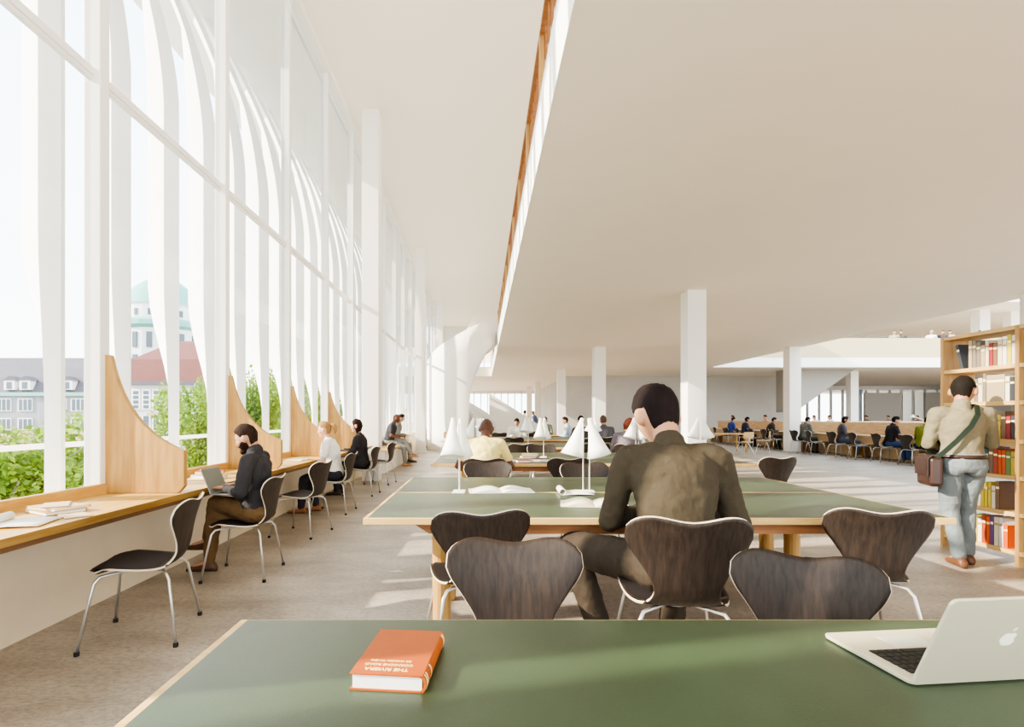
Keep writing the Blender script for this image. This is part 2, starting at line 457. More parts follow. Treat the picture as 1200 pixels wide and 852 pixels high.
chair(3.0, 8.9, -92, 'dark shell chair tucked behind the right lamps of the third table', G2)
chair(.75, 12.9, 90, 'dark shell chair facing the fifth table, with a green bag', G2)
chair(3.0, 13.1, 90, 'dark shell chair under the broad man in dark grey', G2)
chair(2.35, 12.6, 95, 'dark shell chair under the person in black and white', G2)
chair(.55, 16.9, 90, 'dark shell chair at the near left of the sixth table', G2)
chair(1.35, 16.6, 90, 'dark shell chair at the near middle of the sixth table', G2)
chair(1.9, 18.7, -90, 'dark shell chair behind the sixth table', G2)
chair(2.75, 16.8, 170, 'dark shell chair under the person in pale blue', G2)
G3 = 'dark shell chairs along the right-hand desk'
rowY = [27, 26.1, 25.0, 23.8, 22.7, 21.6, 21.0, 19.5, 18.6, 17.4, 16.4, 15.4, 14.35]
rl_ = ['farthest dark shell chair along the right-hand desk', 'second farthest dark shell chair on the right-hand desk', 'dark shell chair under the person in bright blue', 'dark shell chair under the woman in navy',
       'empty dark shell chair between the navy woman and the black-coated man', 'dark shell chair under the black-coated man', 'empty dark shell chair in front of the right-hand column', 'dark shell chair under the grey-clad man',
       'empty dark shell chair right of the grey-clad man', 'dark shell chair under the woman in charcoal', 'empty dark shell chair between the charcoal woman and laptop man', 'dark shell chair under the man in black at the laptop', 'dark shell chair under the person in green']
for y, l in zip(rowY, rl_):
    chair(11.72, y, random.uniform(-12, 12), l, G3, 1.02)

# plywood chairs
PLY = wood('pale_plywood', rgb(214, 180, 128), rgb(190, 152, 100), 'X', scale=8)
def ply_chair(x, y, deg, label):
    r = empty('plywood_chair', (x, y, 0), face(deg))
    def pad(name, cx, cy, cz, w, h, tilt, vert):
        rings = []
        rows = []
        for j in range(9):
            v = -1+2*j/8; row = []
            e = (1-abs(v)**3.2)**.5 if abs(v) < 1 else .45
            e = max(e, .45)
            for i in range(13):
                u = -1+2*i/12
                px = u*w*(.75+.25*e); q = v*h
                bow = .03*u*u
                row.append((cx+px, cy+(bow if vert else q)+ (math.sin(tilt)*q if vert else 0), cz+(q if vert else bow)))
            rows.append(row)
        b = MB(); b.loft(rows, close=False, cap=False); o = b.build(name, PLY, r, smooth=True)
        m = o.modifiers.new('s', 'SOLIDIFY'); m.thickness = .012
    pad('seat', 0, .0, .43, .25, .22, 0, False); pad('backrest', 0, -.24, .67, .24, .12, -.15, True)
    MB().tube([(0, .12, .41), (0, -.18, .40), (0, -.25, .5), (0, -.25, .66)], .012, 8).build('spine', CHROME, r)
    for sx in (-1, 1):
        for sy in (-1, 1):
            MB().tube([(.05*sx, .13*sy, .41), (.24*sx, .24*sy, 0)], .011, 8).build('leg', CHROME, r)
    tag(r, label, 'chair', 'pale plywood chairs'); return r
ply_chair(9.2, 18.6, 110, 'pale plywood chair facing the low pale table, the larger one in view')
ply_chair(10.4, 19.6, 150, 'pale plywood chair turned sideways, right of the other plywood chair')
ply_chair(8.1, 19.4, 60, 'pale plywood chair half hidden left of the low pale table')
ply_chair(-1.0, 17.6, 200, 'pale plywood chair left of the yellow-shirted man, far down the hall')
ply_chair(-1.25, 19.0, 250, 'pale plywood chair near the foot of the spiral stair')
t = empty('side_table', (8.9, 20.2, 0)); tag(t, 'low pale wooden table with plywood chairs beside the right-hand column', 'table')
bevel(MB().box(-1.0, 1.1, -.45, .45, .66, .70).build('tabletop', OAK_X, t), .004)
for sx in (-.9, 1.0):
    for sy in (-.38, .38):
        MB().box(sx-.03, sx+.03, sy-.03, sy+.03, 0, .66).build('leg', OAK_Z, t)

# ------------------------------------------------------------ lamps
def make_lamp():
    r = empty('table_lamp')
    bevel(MB().box(-.085, .055, -.045, .045, 0, .012).build('base', LAMPW, r), .004)
    for sx, ang in ((-.025, -1), (.022, 1)):
        MB().tube([(sx, 0, .01), (sx, 0, .47), (sx+.006*ang, 0, .515)], .0042, 8).build('stem', LAMPW, r, smooth=True)
        b = MB()
        prof = [(.012, .29), (.016, .275), (.026, .22), (.045, .14), (.068, .06), (.09, 0), (.086, 0), (.064, .06), (.041, .14), (.022, .22), (.010, .272)]
        b.lathe([(q, z-.29) for q, z in prof], 28)
        M = Matrix.Translation((sx-.004*ang, -.01 if ang > 0 else .045, .55)) @ Matrix.Rotation(math.radians(-15*ang), 4, 'Y')
        b.xf(M)
        b.build('lamp_shade', LAMPW, r, smooth=True)
    return r
lamp0 = make_lamp()
LP = [(.775, 3.93, 0, 'white twin-cone lamp on the second table left of the olive-shirted man'), (-.17, 3.93, 88, 'white cone lamp on the second table left of the yellow-shirted man'),
      (-.09, 7.40, 10, 'white twin-cone lamp on the third table hidden behind the yellow-shirted man'), (.86, 7.40, 80, 'white cone lamp on the third table behind the stacked books'),
      (2.17, 7.40, 20, 'white twin-cone lamp on the third table left of the dark-haired head'), (3.06, 7.40, 0, 'white twin-cone lamp on the third table in front of the broad column'),
      (.95, 10.95, 60, 'small white cone lamp on the fourth table'), (2.3, 10.95, 0, 'white twin-cone lamp on the fourth table near the person in black and white'), (0.0, 14.5, 30, 'far white lamp on the fifth table')]
lamp_k = None
for i, (x, y, rz, lab) in enumerate(LP):
    l = lamp0 if i == 0 else copy_tree(lamp0)
    l.location = (x, y, .7305); l.rotation_euler = (0, 0, math.radians(rz)); tag(l, lab, 'lamp', 'white cone lamps on the green tables')

# ------------------------------------------------------------ people
def clampd(a, b, L):
    d = b-a
    return a + d*(L/d.length) if d.length > L else b
def ik(a, b, L1, L2, pole):
    b = clampd(a, b, (L1+L2)*.995); d = b-a; D = d.length; u = d/D
    x = (D*D + L1*L1 - L2*L2)/(2*D); h = math.sqrt(max(0, L1*L1-x*x))
    p = Vector(pole); p = p - u*p.dot(u)
    if p.length < 1e-4: p = Vector((0,0,1))
    return a + u*x + p.normalized()*h, b
def remesh(o, vox, it=6):
    m = o.modifiers.new('remesh', 'REMESH'); m.mode = 'VOXEL'; m.voxel_size = vox; m.use_smooth_shade = True
    m = o.modifiers.new('smooth', 'SMOOTH'); m.factor = .5; m.iterations = it
FOLD = bpy.data.textures.new('cloth_folds', 'CLOUDS'); FOLD.noise_scale = .11; FOLD.noise_depth = 2
def folds(o, k):
    m = o.modifiers.new('folds', 'DISPLACE'); m.texture = FOLD; m.strength = k; m.mid_level = .45; m.texture_coords = 'LOCAL'
def cloth(name, c, bump=.5):
    m = mat(name, c, rough=.85, spec=.15, noise=.2, nscale=7, bump=bump, bscale=11, stretch=(1, 1, .55))
    for n_ in m.node_tree.nodes:
        if n_.type == 'BUMP': n_.inputs['Distance'].default_value = .035
    return m
def person(label, loc, deg, pose='sit', scale=1.0, skin=(205, 160, 130), hair=(48, 36, 30), top=(60, 58, 58), bottom=(60, 60, 66), shoe=(60, 44, 34),
           lean=8, pitch=15, yaw=0, roll=0, wl=None, wr=None, fl=None, fr=None, kl=(0, .3, 1), kr=(0, .3, 1), female=False, longhair=0, ponytail=False, bun=False, bald=False,
           beard=False, short=False, det=0, seat=.45, hipz=None, curl=0, busty=0, skirt=False, hs=1.0, handn=None, el=None, er=None, group=None, hairtop=1.0, twist=0):
    r = empty('person', (loc[0], loc[1], loc[2] if len(loc) > 2 else 0), face(deg), scale)
    tag(r, label, 'person', group)
    vox = {0: .017, 1: .011, 2: .0065}[det]; sm = {0: 4, 1: 5, 2: 7}[det]
    V = Vector
    sit = pose == 'sit'
    hz = hipz if hipz else ((seat+.10)/1.0 if sit else .92)
    hip = V((0, 0, hz)); la = math.radians(lean)
    hipdir = V((0, math.sin(la*.6), math.cos(la*.6))); chdir = V((0, math.sin(la*1.35), math.cos(la*1.35)))
    mid = hip + hipdir*.24; nb = mid + chdir*.27
    sw = .165 if female else .185
    LX = V((math.cos(math.radians(twist)), math.sin(math.radians(twist)), 0))
    def spine(t):
        return hip + hipdir*t if t < .24 else mid + chdir*(t-.24)
    def sdir(t):
        k = max(0, min(1, (t-.12)/.24)); return (hipdir*(1-k)+chdir*k).normalized()
    ws = .9 if female else 1.0
    prof = [(-.07, .13, .10), (-.03, .16, .125), (.03, .168, .128), (.10, .150*ws, .112), (.18, .138*ws, .102), (.26, .148*ws, .108), (.34, .165*ws, .118), (.41, .172*ws, .112), (.46, .150*ws, .092), (.49, .10, .072), (.52, .062, .058)]
    def torso(b, t0, t1, g):
        rings = []
        for t, rx, ry in prof:
            if t < t0-1e-6 or t > t1+1e-6: continue
            c = spine(t); d = sdir(t); lx = V((1,0,0)) if t < .2 else LX; fy = d.cross(lx)*-1
            fy = lx.cross(d)*-1
            rings.append([c + lx*((rx+g)*math.cos(a)) + fy*((ry+g)*math.sin(a)) for a in [2*PI*k/44 for k in range(44)]])
        b.loft(rings)
        # orientation safe because remesh
    sh = {}; elb = {}; wri = {}
    for s in (-1, 1):
        sh[s] = nb - chdir*.055 + LX*(s*sw)
        w = (wl if s < 0 else wr)
        if w is None: w = (s*.13, .36, hz+.22) if sit else (s*.26, .02, hz-.06)
        pole = (el if s < 0 else er) or (s*.5, -.6, -.8)
        elb[s], wri[s] = ik(sh[s], V(w), .29, .265, pole)
    kn = {}; an = {}; hj = {}
    for s in (-1, 1):
        hj[s] = hip + V((s*.09, 0, -.01))
        f = (fl if s < 0 else fr)
        if f is None: f = (s*.12, .42, .085) if sit else (s*.09, 0, .085)
        kn[s], an[s] = ik(hj[s], V(f), .43, .42, kl if s < 0 else kr)
    # head frame
    pa = math.radians(pitch)
    R = Matrix.Rotation(math.radians(yaw), 3, 'Z') @ Matrix.Rotation(math.radians(roll), 3, 'Y') @ Matrix.Rotation(-pa, 3, 'X')
    hc = nb + chdir*(.040+.02*(hs-1)) + R @ V((0, .025, .122*hs))
    def headfn(d, p):
        p = V(p)
        if d.z < 0:
            p.x *= 1-.30*min(1, -d.z)**1.3
            if d.y < 0: p.y *= 1-.35*(-d.z)
            else: p.y *= 1+.04*(-d.z)
        if d.y < 0: p.y *= 1.04
        return p
    HR = (.077*hs, .097*hs, .118*hs)
    b = MB()
    torso(b, -.07, .52, -.010)
    n = 20
    b.caps(nb - chdir*.03, hc + R @ V((0, -.025, -.05)), .057 if not female else .049, .050*hs if not female else .044, 14)
    b.ell(hc, HR, 24, 16, R, fn=headfn)
    if det:
        b.caps(hc + R @ V((0, .086, .015)), hc + R @ V((0, .108, -.022)), .008, .0135, 10)      # nose
        b.ell(hc + R @ V((0, .070, -.088)), (.030, .026, .024), 12, 8, R)                        # chin
        b.caps(hc + R @ V((-.03, .082, .028)), hc + R @ V((.03, .082, .028)), .014, .014, 8)     # brow
        b.caps(hc + R @ V((-.016, .088, -.058)), hc + R @ V((.016, .088, -.058)), .010, .010, 8) # lips
        b.ell(hc + R @ V((-.045, .062, -.022)), (.024, .022, .026), 10, 6, R); b.ell(hc + R @ V((.045, .062, -.022)), (.024, .022, .026), 10, 6, R)
    for s in (-1, 1):
        b.ell(hc + R @ V((s*.082*hs, -.004, -.008)), (.018, .024*hs, .037*hs), 10, 8, R)
        b.caps(nb - chdir*.045, sh[s], .034, .050, n)
        b.caps(sh[s], elb[s], .052, .040, n); b.caps(elb[s], wri[s], .040, .026, n)
        b.caps(hj[s], kn[s], .086, .056, n); b.caps(kn[s], an[s], .055, .038, n)
        if sit: b.ell(hj[s]+V((s*-.01, -.03, -.01)), (.095, .11, .085), 12, 8)
        else: b.ell(hj[s]+V((s*-.01, -.035, -.01)), (.07, .07, .09), 12, 8)
        ft = an[s]; b.caps(ft, ft + V((0, .13, -.045)), .034, .028, 10)
        # hand
        fd = (wri[s]-elb[s]).normalized()
        nrm = V((handn[0]*1.0, handn[1], handn[2])) if handn else V((0, 0, -1))
        if handn is None and not sit: nrm = V((-s, 0, 0))
        nrm = (nrm - fd*nrm.dot(fd)); nrm = nrm.normalized() if nrm.length > .05 else V((-s, 0, 0))
        if sit or handn: 
            fd = (fd*.6 + V((0, 1, 0))*.5); fd = (fd - V((0,0,1))*fd.z*.6).normalized()
            nrm = (nrm - fd*nrm.dot(fd)).normalized()
        side = fd.cross(nrm).normalized()
        thumbside = side if (side.x*-s) > 0 else -side
        W = wri[s]
        for k in range(4):
            q = (k-1.5)*.021
            kb = W + fd*(.088-.004*abs(k-1.2)) + thumbside*(-q)
            b.caps(W + fd*.012 + thumbside*(-q*.55), kb, .0155, .0125, 8)
            Ls = [.042, .047, .044, .034][k]
            c1 = math.radians(22+curl); c2 = math.radians(55+curl*1.5)
            a1 = kb + (fd*math.cos(c1) + nrm*math.sin(c1))*Ls + thumbside*(-q*.22)
            a2_ = a1 + (fd*math.cos(c2) + nrm*math.sin(c2))*Ls*.8
            b.caps(kb, a1, .0105, .009, 8); b.caps(a1, a2_, .009, .0075, 8)
        tb = W + fd*.03 + thumbside*.028
        t1 = tb + (fd*.6 + thumbside*.75 + nrm*.25).normalized()*.042; t2 = t1 + (fd*.9 + thumbside*.2 + nrm*.3).normalized()*.032
        b.caps(W + fd*.01, tb, .018, .015, 8); b.caps(tb, t1, .014, .0105, 8); b.caps(t1, t2, .0105, .008, 8)
    sk = mat('skin_%d_%d_%d' % skin, rgb(skin[0]*.86, skin[1]*.80, skin[2]*.76), rough=.5, spec=.35, noise=.06, nscale=12)
    sk.node_tree.nodes['Principled BSDF'].inputs['Subsurface Weight'].default_value = .0
    o = b.build('body', sk, r, smooth=True); remesh(o, vox, sm)
    # top
    b = MB(); torso(b, -.07 if sit else .03, .49, .015)
    for s in (-1, 1):
        b.caps(nb - chdir*.048, sh[s], .066, .070, n)
        if short:
            m_ = sh[s].lerp(elb[s], .62); b.caps(sh[s], m_, .068, .060, n)
        else:
            b.caps(sh[s], elb[s], .068, .054, n); e = elb[s].lerp(wri[s], .92); b.caps(elb[s], e, .053, .037, n)
    if not female and not short: b.caps(nb - chdir*.035, nb + chdir*.026, .080, .067, 20)
    else: b.caps(nb - chdir*.05, nb - chdir*.015, .080, .068, 20)
    if female:
        for s in (-1, 1): b.ell(spine(.33)+LX*(s*.065)+V((0, .085, 0)), (.06, .055, .06), 12, 8)
    o = b.build('shirt', cloth('top_%d_%d_%d' % top, rgb(*top)), r, smooth=True); remesh(o, vox*1.1, sm)
    if det: folds(o, .028)
    # bottoms
    b = MB(); torso(b, -.07, .05 if sit else .10, .012 if sit else .020)
    for s in (-1, 1):
        b.caps(hj[s], kn[s], .104 if sit else .094, .072, n); e = kn[s].lerp(an[s], .94); b.caps(kn[s], e, .071, .054, n)
        if sit: b.ell(hj[s]+V((s*-.01, -.03, -.01)), (.108, .12, .097), 12, 8)
        else: b.ell(hj[s]+V((s*-.01, -.040, .0)), (.092, .088, .11), 12, 8)
    o = b.build('trousers', cloth('bottom_%d_%d_%d' % bottom, rgb(*bottom)), r, smooth=True); remesh(o, vox*1.1, sm)
    if det: folds(o, .024)
    # shoes
    for s in (-1, 1):
        a = an[s]; base = a.z-.085
        sh_ = (an[s]-kn[s]); pitchf = 0
        b = MB()
        rings = []
        for (yy, w_, h_) in ((-.075, .022, .045), (-.06, .034, .075), (-.02, .040, .100), (.04, .042, .080), (.10, .048, .058), (.15, .046, .048), (.185, .034, .038), (.20, .018, .026)):
            rings.append([(a.x+w_*math.cos(t), a.y+yy, base+max(0, h_*.5+h_*.55*math.sin(t))) for t in [2*PI*k/16 for k in range(16)]])
        b.loft([list(reversed(q)) for q in rings])
        b.build('shoe', mat('shoe_%d_%d_%d' % shoe, rgb(*shoe), rough=.5), r, smooth=True)
    # hair
    hm = mat('hair_%d_%d_%d' % hair, rgb(hair[0]*.8, hair[1]*.76, hair[2]*.74), rough=.8, spec=.12, noise=.35, nscale=18, stretch=(1,1,.3), bump=.6, bscale=90)
    def hairfn(d, p):
        p = headfn(d, p)
        t = max(0, min(1, (d.y+.55)/1.35)); t = t*t*(3-2*t)
        line = -.93 + 1.57*t
        if longhair: line = -1.1 + 1.75*max(0, min(1, (d.y-.0)/.75))
        if abs(d.x) > .75 and abs(d.y+.02) < .34 and not longhair: line = max(line, .08)
        m_ = max(0, min(1, (d.z-line)/.13))
        k = .90 + m_*(.16 if d.z > 0 else .13)
        if d.z > 0: k += m_*.05*hairtop*min(1, d.z*1.6)
        k *= 1 + .012*math.sin(23*d.x+5*d.y)*math.sin(19*d.y+3*d.z)*m_
        if d.z > .2: k *= 1 + .04*hairtop*(d.z-.2)*(1 if d.y > -.2 else .5)
        q = p*k
        if longhair and d.z < 0 and m_ > .5:
            q.z *= 1+longhair*.9*(-d.z); q.x *= 1.12; q.y *= 1.1
        return q
    if not bald:
        b = MB(); b.ell((0,0,0), HR, 40, 30, None, fn=hairfn)
        b.xf(Matrix.Translation(hc) @ R.to_4x4())
        if ponytail:
            b.tube([hc + R @ V(p) for p in ((0, -.095, .05), (0, -.135, .055), (0, -.165, .02), (0, -.16, -.04), (0, -.145, -.09))], [.02, .03, .034, .028, .008], 12)
        if bun: b.ell(hc + R @ V((0, -.12, .045)), (.042, .038, .042), 14, 10)
        ho = b.build('hair', hm, r, smooth=True)
        if det: folds(ho, .014)
    else:
        def stub(d, p):
            p = headfn(d, p); line = -.5+1.15*max(0, min(1, (d.y+.5)/1.3)); return p*(1.012 if d.z > line else .93)
        b = MB(); b.ell((0,0,0), HR, 32, 22, None, fn=stub); b.xf(Matrix.Translation(hc) @ R.to_4x4())
        b.build('hair', mat('stubble_%d' % skin[0], rgb(int(skin[0]*.75), int(skin[1]*.72), int(skin[2]*.70)), rough=.7), r, smooth=True)
    if beard:
        def bf(d, p):
            p = headfn(d, p); up = -.28 - .35*max(0, d.y-.85)*0
            if d.y > .78: up = -.42
            if abs(d.x) > .6: up = -.12
            m_ = max(0, min(1, (up-d.z)/.10)) * (1 if d.y > .02 else max(0, 1+(d.y-.02)/.08))
            mo = 0
            k = .90+.20*m_
            return V((p.x*k, p.y*(k+.03*m_), p.z*(.92+.16*m_)))
        b = MB(); b.ell((0,0,0), HR, 40, 30, None, fn=bf); b.xf(Matrix.Translation(hc) @ R.to_4x4())
        b.ell(hc + R @ V((0, .095, -.045)), (.030, .012, .007), 12, 6, R)
        b.ell(hc + R @ V((0, .078, -.098)), (.036, .034, .030), 12, 8, R)
        b.build('beard', hm, r, smooth=True)
    if det == 2:
        for s in (-1, 1):
            e = MB(); e.ell(hc + R @ V((s*.031, .080, .004)), (.012, .011, .008), 12, 8, R); e.build('eye', mat('eye_white', rgb(225, 220, 215), rough=.3), r, smooth=True)
            e = MB(); e.ell(hc + R @ V((s*.031, .090, .003)), (.005, .003, .005), 10, 6, R); e.build('iris', mat('iris_dark', rgb(50, 36, 28), rough=.3), r, smooth=True)
            e = MB(); e.caps(hc + R @ V((s*.015, .097, .028)), hc + R @ V((s*.045, .086, .030)), .0045, .003, 6); e.build('eyebrow', hm, r)
        e = MB(); e.ell(hc + R @ V((0, .098, -.058)), (.020, .006, .006), 12, 6, R); e.build('mouth', mat('lips', rgb(176, 112, 100), rough=.5), r, smooth=True)
    r['hc'] = tuple(hc)
    return r, dict(hip=hip, nb=nb, hc=hc, R=R, sh=sh, wri=wri, elb=elb, spine=spine, LX=LX, chdir=chdir)

# bearded man with laptop
person('bearded man in a dark sweater and brown trousers typing on a laptop on his lap', (-1.86, 4.36), 183, scale=.90, seat=.49,
       skin=(206, 164, 138), hair=(58, 42, 34), top=(52, 50, 52), bottom=(104, 80, 54), shoe=(74, 48, 32), lean=1, pitch=26, det=2, beard=True,
       wl=(-.10, .24, .80), wr=(.13, .24, .80), fl=(.20, .52, .26), fr=(.10, .47, .085), kl=(-.1, .2, 1), kr=(0, .3, 1), er=(.6, -.5, -.6), el=(-.6, -.5, -.6), hairtop=1.6)
person('man in an olive-brown shirt seen from behind, hunched over the second table', (.95, 2.58), 79, scale=1.17, hs=1.2, seat=.385,
       skin=(214, 170, 140), hair=(38, 28, 28), top=(66, 58, 46), bottom=(58, 50, 42), shoe=(40, 34, 32), lean=21, pitch=34, yaw=24, det=2,
       wl=(-.10, .36, .64), wr=(.12, .38, .64), el=(-.7, -.5, -1), er=(.7, -.5, -1), fl=(-.30, .20, .085), fr=(.02, .32, .085), kl=(-.75, .5, .5), kr=(.2, .3, 1), hairtop=1.8)
m3, J = person('man in a khaki shirt and grey trousers with a shoulder bag at the bookshelf', (4.17, 4.60), 72, 'stand', scale=.955,
       skin=(196, 150, 120), hair=(40, 36, 32), top=(124, 116, 94), bottom=(116, 124, 126), shoe=(92, 56, 34), lean=1, pitch=22, yaw=-35, det=2, hs=1.1,
       wl=(-.06, .30, 1.08), wr=(.17, .34, 1.18), el=(-.6, -.4, -1), er=(.5, -.3, -1), handn=(0, 0, 1), fl=(-.04, -.06, .085), fr=(.09, .10, .085), kl=(0, 1, 0), kr=(0, 1, 0), curl=10, hairtop=1.4)
person('blonde woman with a ponytail in a white top at the window desk', (-2.02, 7.22), 180, scale=.90, seat=.49, female=True,
       skin=(232, 196, 170), hair=(206, 166, 110), top=(236, 230, 222), bottom=(50, 48, 56), shoe=(140, 92, 62), lean=10, pitch=10, ponytail=True, det=1, short=True,
       wl=(-.16, .34, .80), wr=(.1, .36, .80), fl=(-.12, .46, .085), fr=(.1, .30, .085))
person('woman with dark bobbed hair in a black sweater at the window desk', (-2.03, 8.9), 180, scale=.92, seat=.48, female=True,
       skin=(226, 190, 165), hair=(58, 36, 30), top=(50, 46, 48), bottom=(50, 48, 50), lean=5, pitch=6, longhair=.45, det=1)
person('man in a dark t-shirt and grey trousers sitting on the low bench', (-2.50, 14.2), 5, scale=.98, seat=.56, bald=True, short=True,
       skin=(130, 84, 66), top=(62, 60, 64), bottom=(150, 148, 142), shoe=(186, 140, 92), lean=14, pitch=22, det=1, fl=(.1, .62, .32), fr=(.12, .45, .085), wl=(-.05, .32, .82), wr=(.1, .30, .80), kl=(0, .2, 1))
person('young man in a grey shirt behind the dark t-shirted man on the bench', (-2.5, 15.3), 12, scale=.98, seat=.56,
       skin=(216, 176, 150), hair=(60, 48, 42), top=(128, 124, 116), bottom=(140, 132, 116), lean=10, pitch=20, wl=(-.05, .32, .80), wr=(.1, .30, .80))
person('woman in a dark suit walking beside the spiral stair', (-2.2, 22.9), -150, 'stand', scale=.99, female=True, longhair=.6,
       skin=(214, 176, 150), hair=(60, 44, 36), top=(78, 80, 88), bottom=(74, 76, 84), fl=(-.07, .16, .085), fr=(.08, -.14, .10), kl=(0, 1, 0), kr=(0, 1, 0))
person('man in a pale yellow shirt seen from behind at the third table', (.03, 6.12), 90, scale=1.02, seat=.43, bald=True, short=True,
       skin=(104, 66, 50), top=(232, 212, 140), bottom=(70, 84, 100), lean=22, pitch=28, yaw=-15, det=1, wl=(-.2, .42, .76), wr=(.2, .42, .76), el=(-.6, -.2, -1), er=(.6, -.2, -1))
person('auburn-haired person in a mottled purple-grey jacket at the fourth table', (2.58, 9.45), 80, scale=1.0, seat=.42, female=True, longhair=.5,
       skin=(216, 170, 146), hair=(132, 74, 54), top=(112, 102, 108), bottom=(60, 58, 66), lean=16, pitch=10, yaw=-40, roll=14)
person('broad man in a dark grey jacket seen from behind at the fifth table', (3.0, 12.95), 90, scale=1.03, skin=(200, 156, 130), hair=(110, 98, 88), top=(84, 84, 90), lean=12, pitch=8, seat=.43)
person('person with dark hair in black and white at the fifth table', (2.35, 12.4), 95, scale=1.0, female=True, bun=True, hair=(40, 30, 30), top=(60, 58, 60), lean=8, pitch=10)
person('standing woman in a grey coat with a dark bun looking right', (4.40, 14.3), 10, 'stand', scale=.96, female=True, bun=True, skin=(214, 176, 150), hair=(40, 34, 34), top=(160, 154, 146), bottom=(150, 146, 140), pitch=12,
       wl=(-.05, .28, 1.05), wr=(.05, .28, 1.05))
person('person in a pale blue shirt sitting sideways near the grey wall', (2.75, 16.8), 170, hair=(54, 38, 30), top=(176, 192, 206), bottom=(70, 92, 120), lean=6, seat=.44)
person('person in muted green far back in the table rows', (2.25, 19.0), -90, hair=(60, 48, 40), top=(120, 124, 104), lean=8, seat=.44)
person('person in a white shirt with dark hair bent over the fifth table', (1.05, 15.95), -95, hair=(30, 26, 26), top=(236, 232, 224), lean=20, pitch=30)
person('small distant person in white near the far windows', (.2, 24.6), -90, hair=(70, 56, 48), top=(220, 216, 208), lean=10)
person('small distant person in brown left of the distant white one', (-.6, 26.5), -60, hair=(70, 56, 48), top=(150, 120, 90), lean=10)
for (x, y, d, tp, lab) in ((.9, 30, 100, (110, 104, 98), 'tiny standing figure in grey before the far windows'), (2.2, 28, 60, (176, 150, 120), 'tiny standing figure in tan before the far windows'), (3.2, 32, 200, (90, 100, 124), 'tiny standing figure in blue before the far windows')):
    person(lab, (x, y), d, 'stand', hair=(60, 48, 40), top=tp, bottom=(90, 88, 90))
# right-hand row
RP = [(25.2, (50, 66, 120), (40, 38, 48), (38, 30, 28), False, 'person in bright blue at the far end of the right-hand desk', 14, 6, 0),
      (23.8, (52, 54, 78), (44, 44, 54), (36, 30, 32), True, 'woman in navy on the right-hand desk', 8, -4, .2),
      (21.8, (56, 54, 48), (40, 38, 38), (52, 38, 30), False, 'man in a black coat leaning on his elbow at the right-hand desk', 18, -10, 0),
      (19.4, (92, 94, 88), (66, 66, 66), (38, 34, 34), False, 'man in a dark grey jumper right of the right-hand column', 12, 10, 0),
      (17.35, (76, 74, 80), (60, 66, 80), (44, 34, 32), True, 'woman in charcoal with bobbed hair at the right-hand desk', 4, -30, .35),
      (15.3, (40, 38, 40), (50, 66, 100), (30, 26, 26), False, 'man in a black sweater and blue jeans at the open laptop', 10, -12, 0),
      (14.15, (112, 122, 48), (44, 50, 66), (34, 28, 28), False, 'person in an olive-green sweater left of the bookshelf', 14, 15, 0)]
for y, tp, bt, hr, fem, lab, ln, dg, lh in RP:
    person(lab, (11.78, y), dg, hair=hr, top=tp, bottom=bt, female=fem, longhair=lh, lean=ln, pitch=18, seat=.46, scale=1.0, skin=(214, 168, 138), shoe=(120, 104, 80) if y < 18 else (50, 44, 40), det=1 if y < 17 else 0)
FP = [(13.7, 28.7, (200, 170, 140), 'pale figure facing the blue-shirted person across the far desk panel'), (13.7, 25.4, (150, 130, 110), 'brownish figure facing across the desk beside the black-coated man'),
      (19.0, 28.8, (236, 228, 220), 'person in pink-white behind the far counter left'), (22.6, 31.0, (90, 92, 90), 'person in dark grey right of the counter column'),
      (24.2, 31.4, (110, 120, 130), 'person in slate behind the far counter'), (25.6, 31.0, (120, 96, 84), 'person in brown behind the far counter'), (26.2, 30.2, (70, 66, 64), 'person in black seated far right behind the counter'),
      (27.2, 31.2, (160, 158, 152), 'person in light grey far right behind the counter'), (17.8, 28.2, (220, 214, 206), 'person in white behind the far counter beside the stair')]
for x, y, tp, lab in FP:
    person(lab, (x, y), 190, hair=(60, 46, 40), top=tp, lean=6, seat=.55)
BP = [(22.4, (150, 150, 140), 'leftmost balcony visitor in grey'), (22.75, (80, 92, 78), 'balcony visitor in dark green'), (24.4, (240, 238, 232), 'balcony visitor with white hair in white'),
      (25.0, (70, 66, 70), 'balcony visitor in a dark jacket'), (25.4, (196, 176, 160), 'balcony visitor in beige'), (27.0, (90, 76, 70), 'rightmost balcony visitor in brown')]
for x, tp, lab in BP:
    person(lab + ' leaning on the upper parapet', (x, 28.75, 4.452), -120, 'stand', hair=(230, 226, 220) if 'white hair' in lab else (64, 52, 46), top=tp, bottom=(80, 80, 84), scale=.93)

# bag, belt, paper of standing man
bag = empty('shoulder_bag', (4.17, 4.60, 0), face(72), .955); tag(bag, 'dark brown leather shoulder bag hanging at the khaki man\'s left hip', 'bag')
LEA = mat('brown_leather', rgb(52, 30, 22), rough=.35, spec=.5, noise=.3, nscale=9)
b = MB(); b.box(-.30, -.19, -.15, .12, .72, .99); o = b.build('bag_body', LEA, bag); bevel(o, .035, 4)
b = MB(); b.loft([[(x, y, z) for x, z in ((-.306, .82), (-.306, .97), (-.28, .998), (-.20, .998), (-.20, 1.004), (-.284, 1.006), (-.313, .975), (-.313, .82))] for y in (.11, -.14)]); o = b.build('flap', mat('dark_leather', rgb(40, 22, 18), rough=.3, spec=.5), bag)
b = MB()
STR = mat('dark_green_strap', rgb(16, 32, 20), rough=.7)
pts = [(-.25, -.13, .98), (-.20, -.150, 1.03), (-.10, -.150, 1.14), (.00, -.152, 1.27), (.055, -.135, 1.37), (.085, -.05, 1.462), (.09, .03, 1.458), (.06, .12, 1.36), (-.10, .16, 1.12), (-.24, .09, .98)]
rings = []
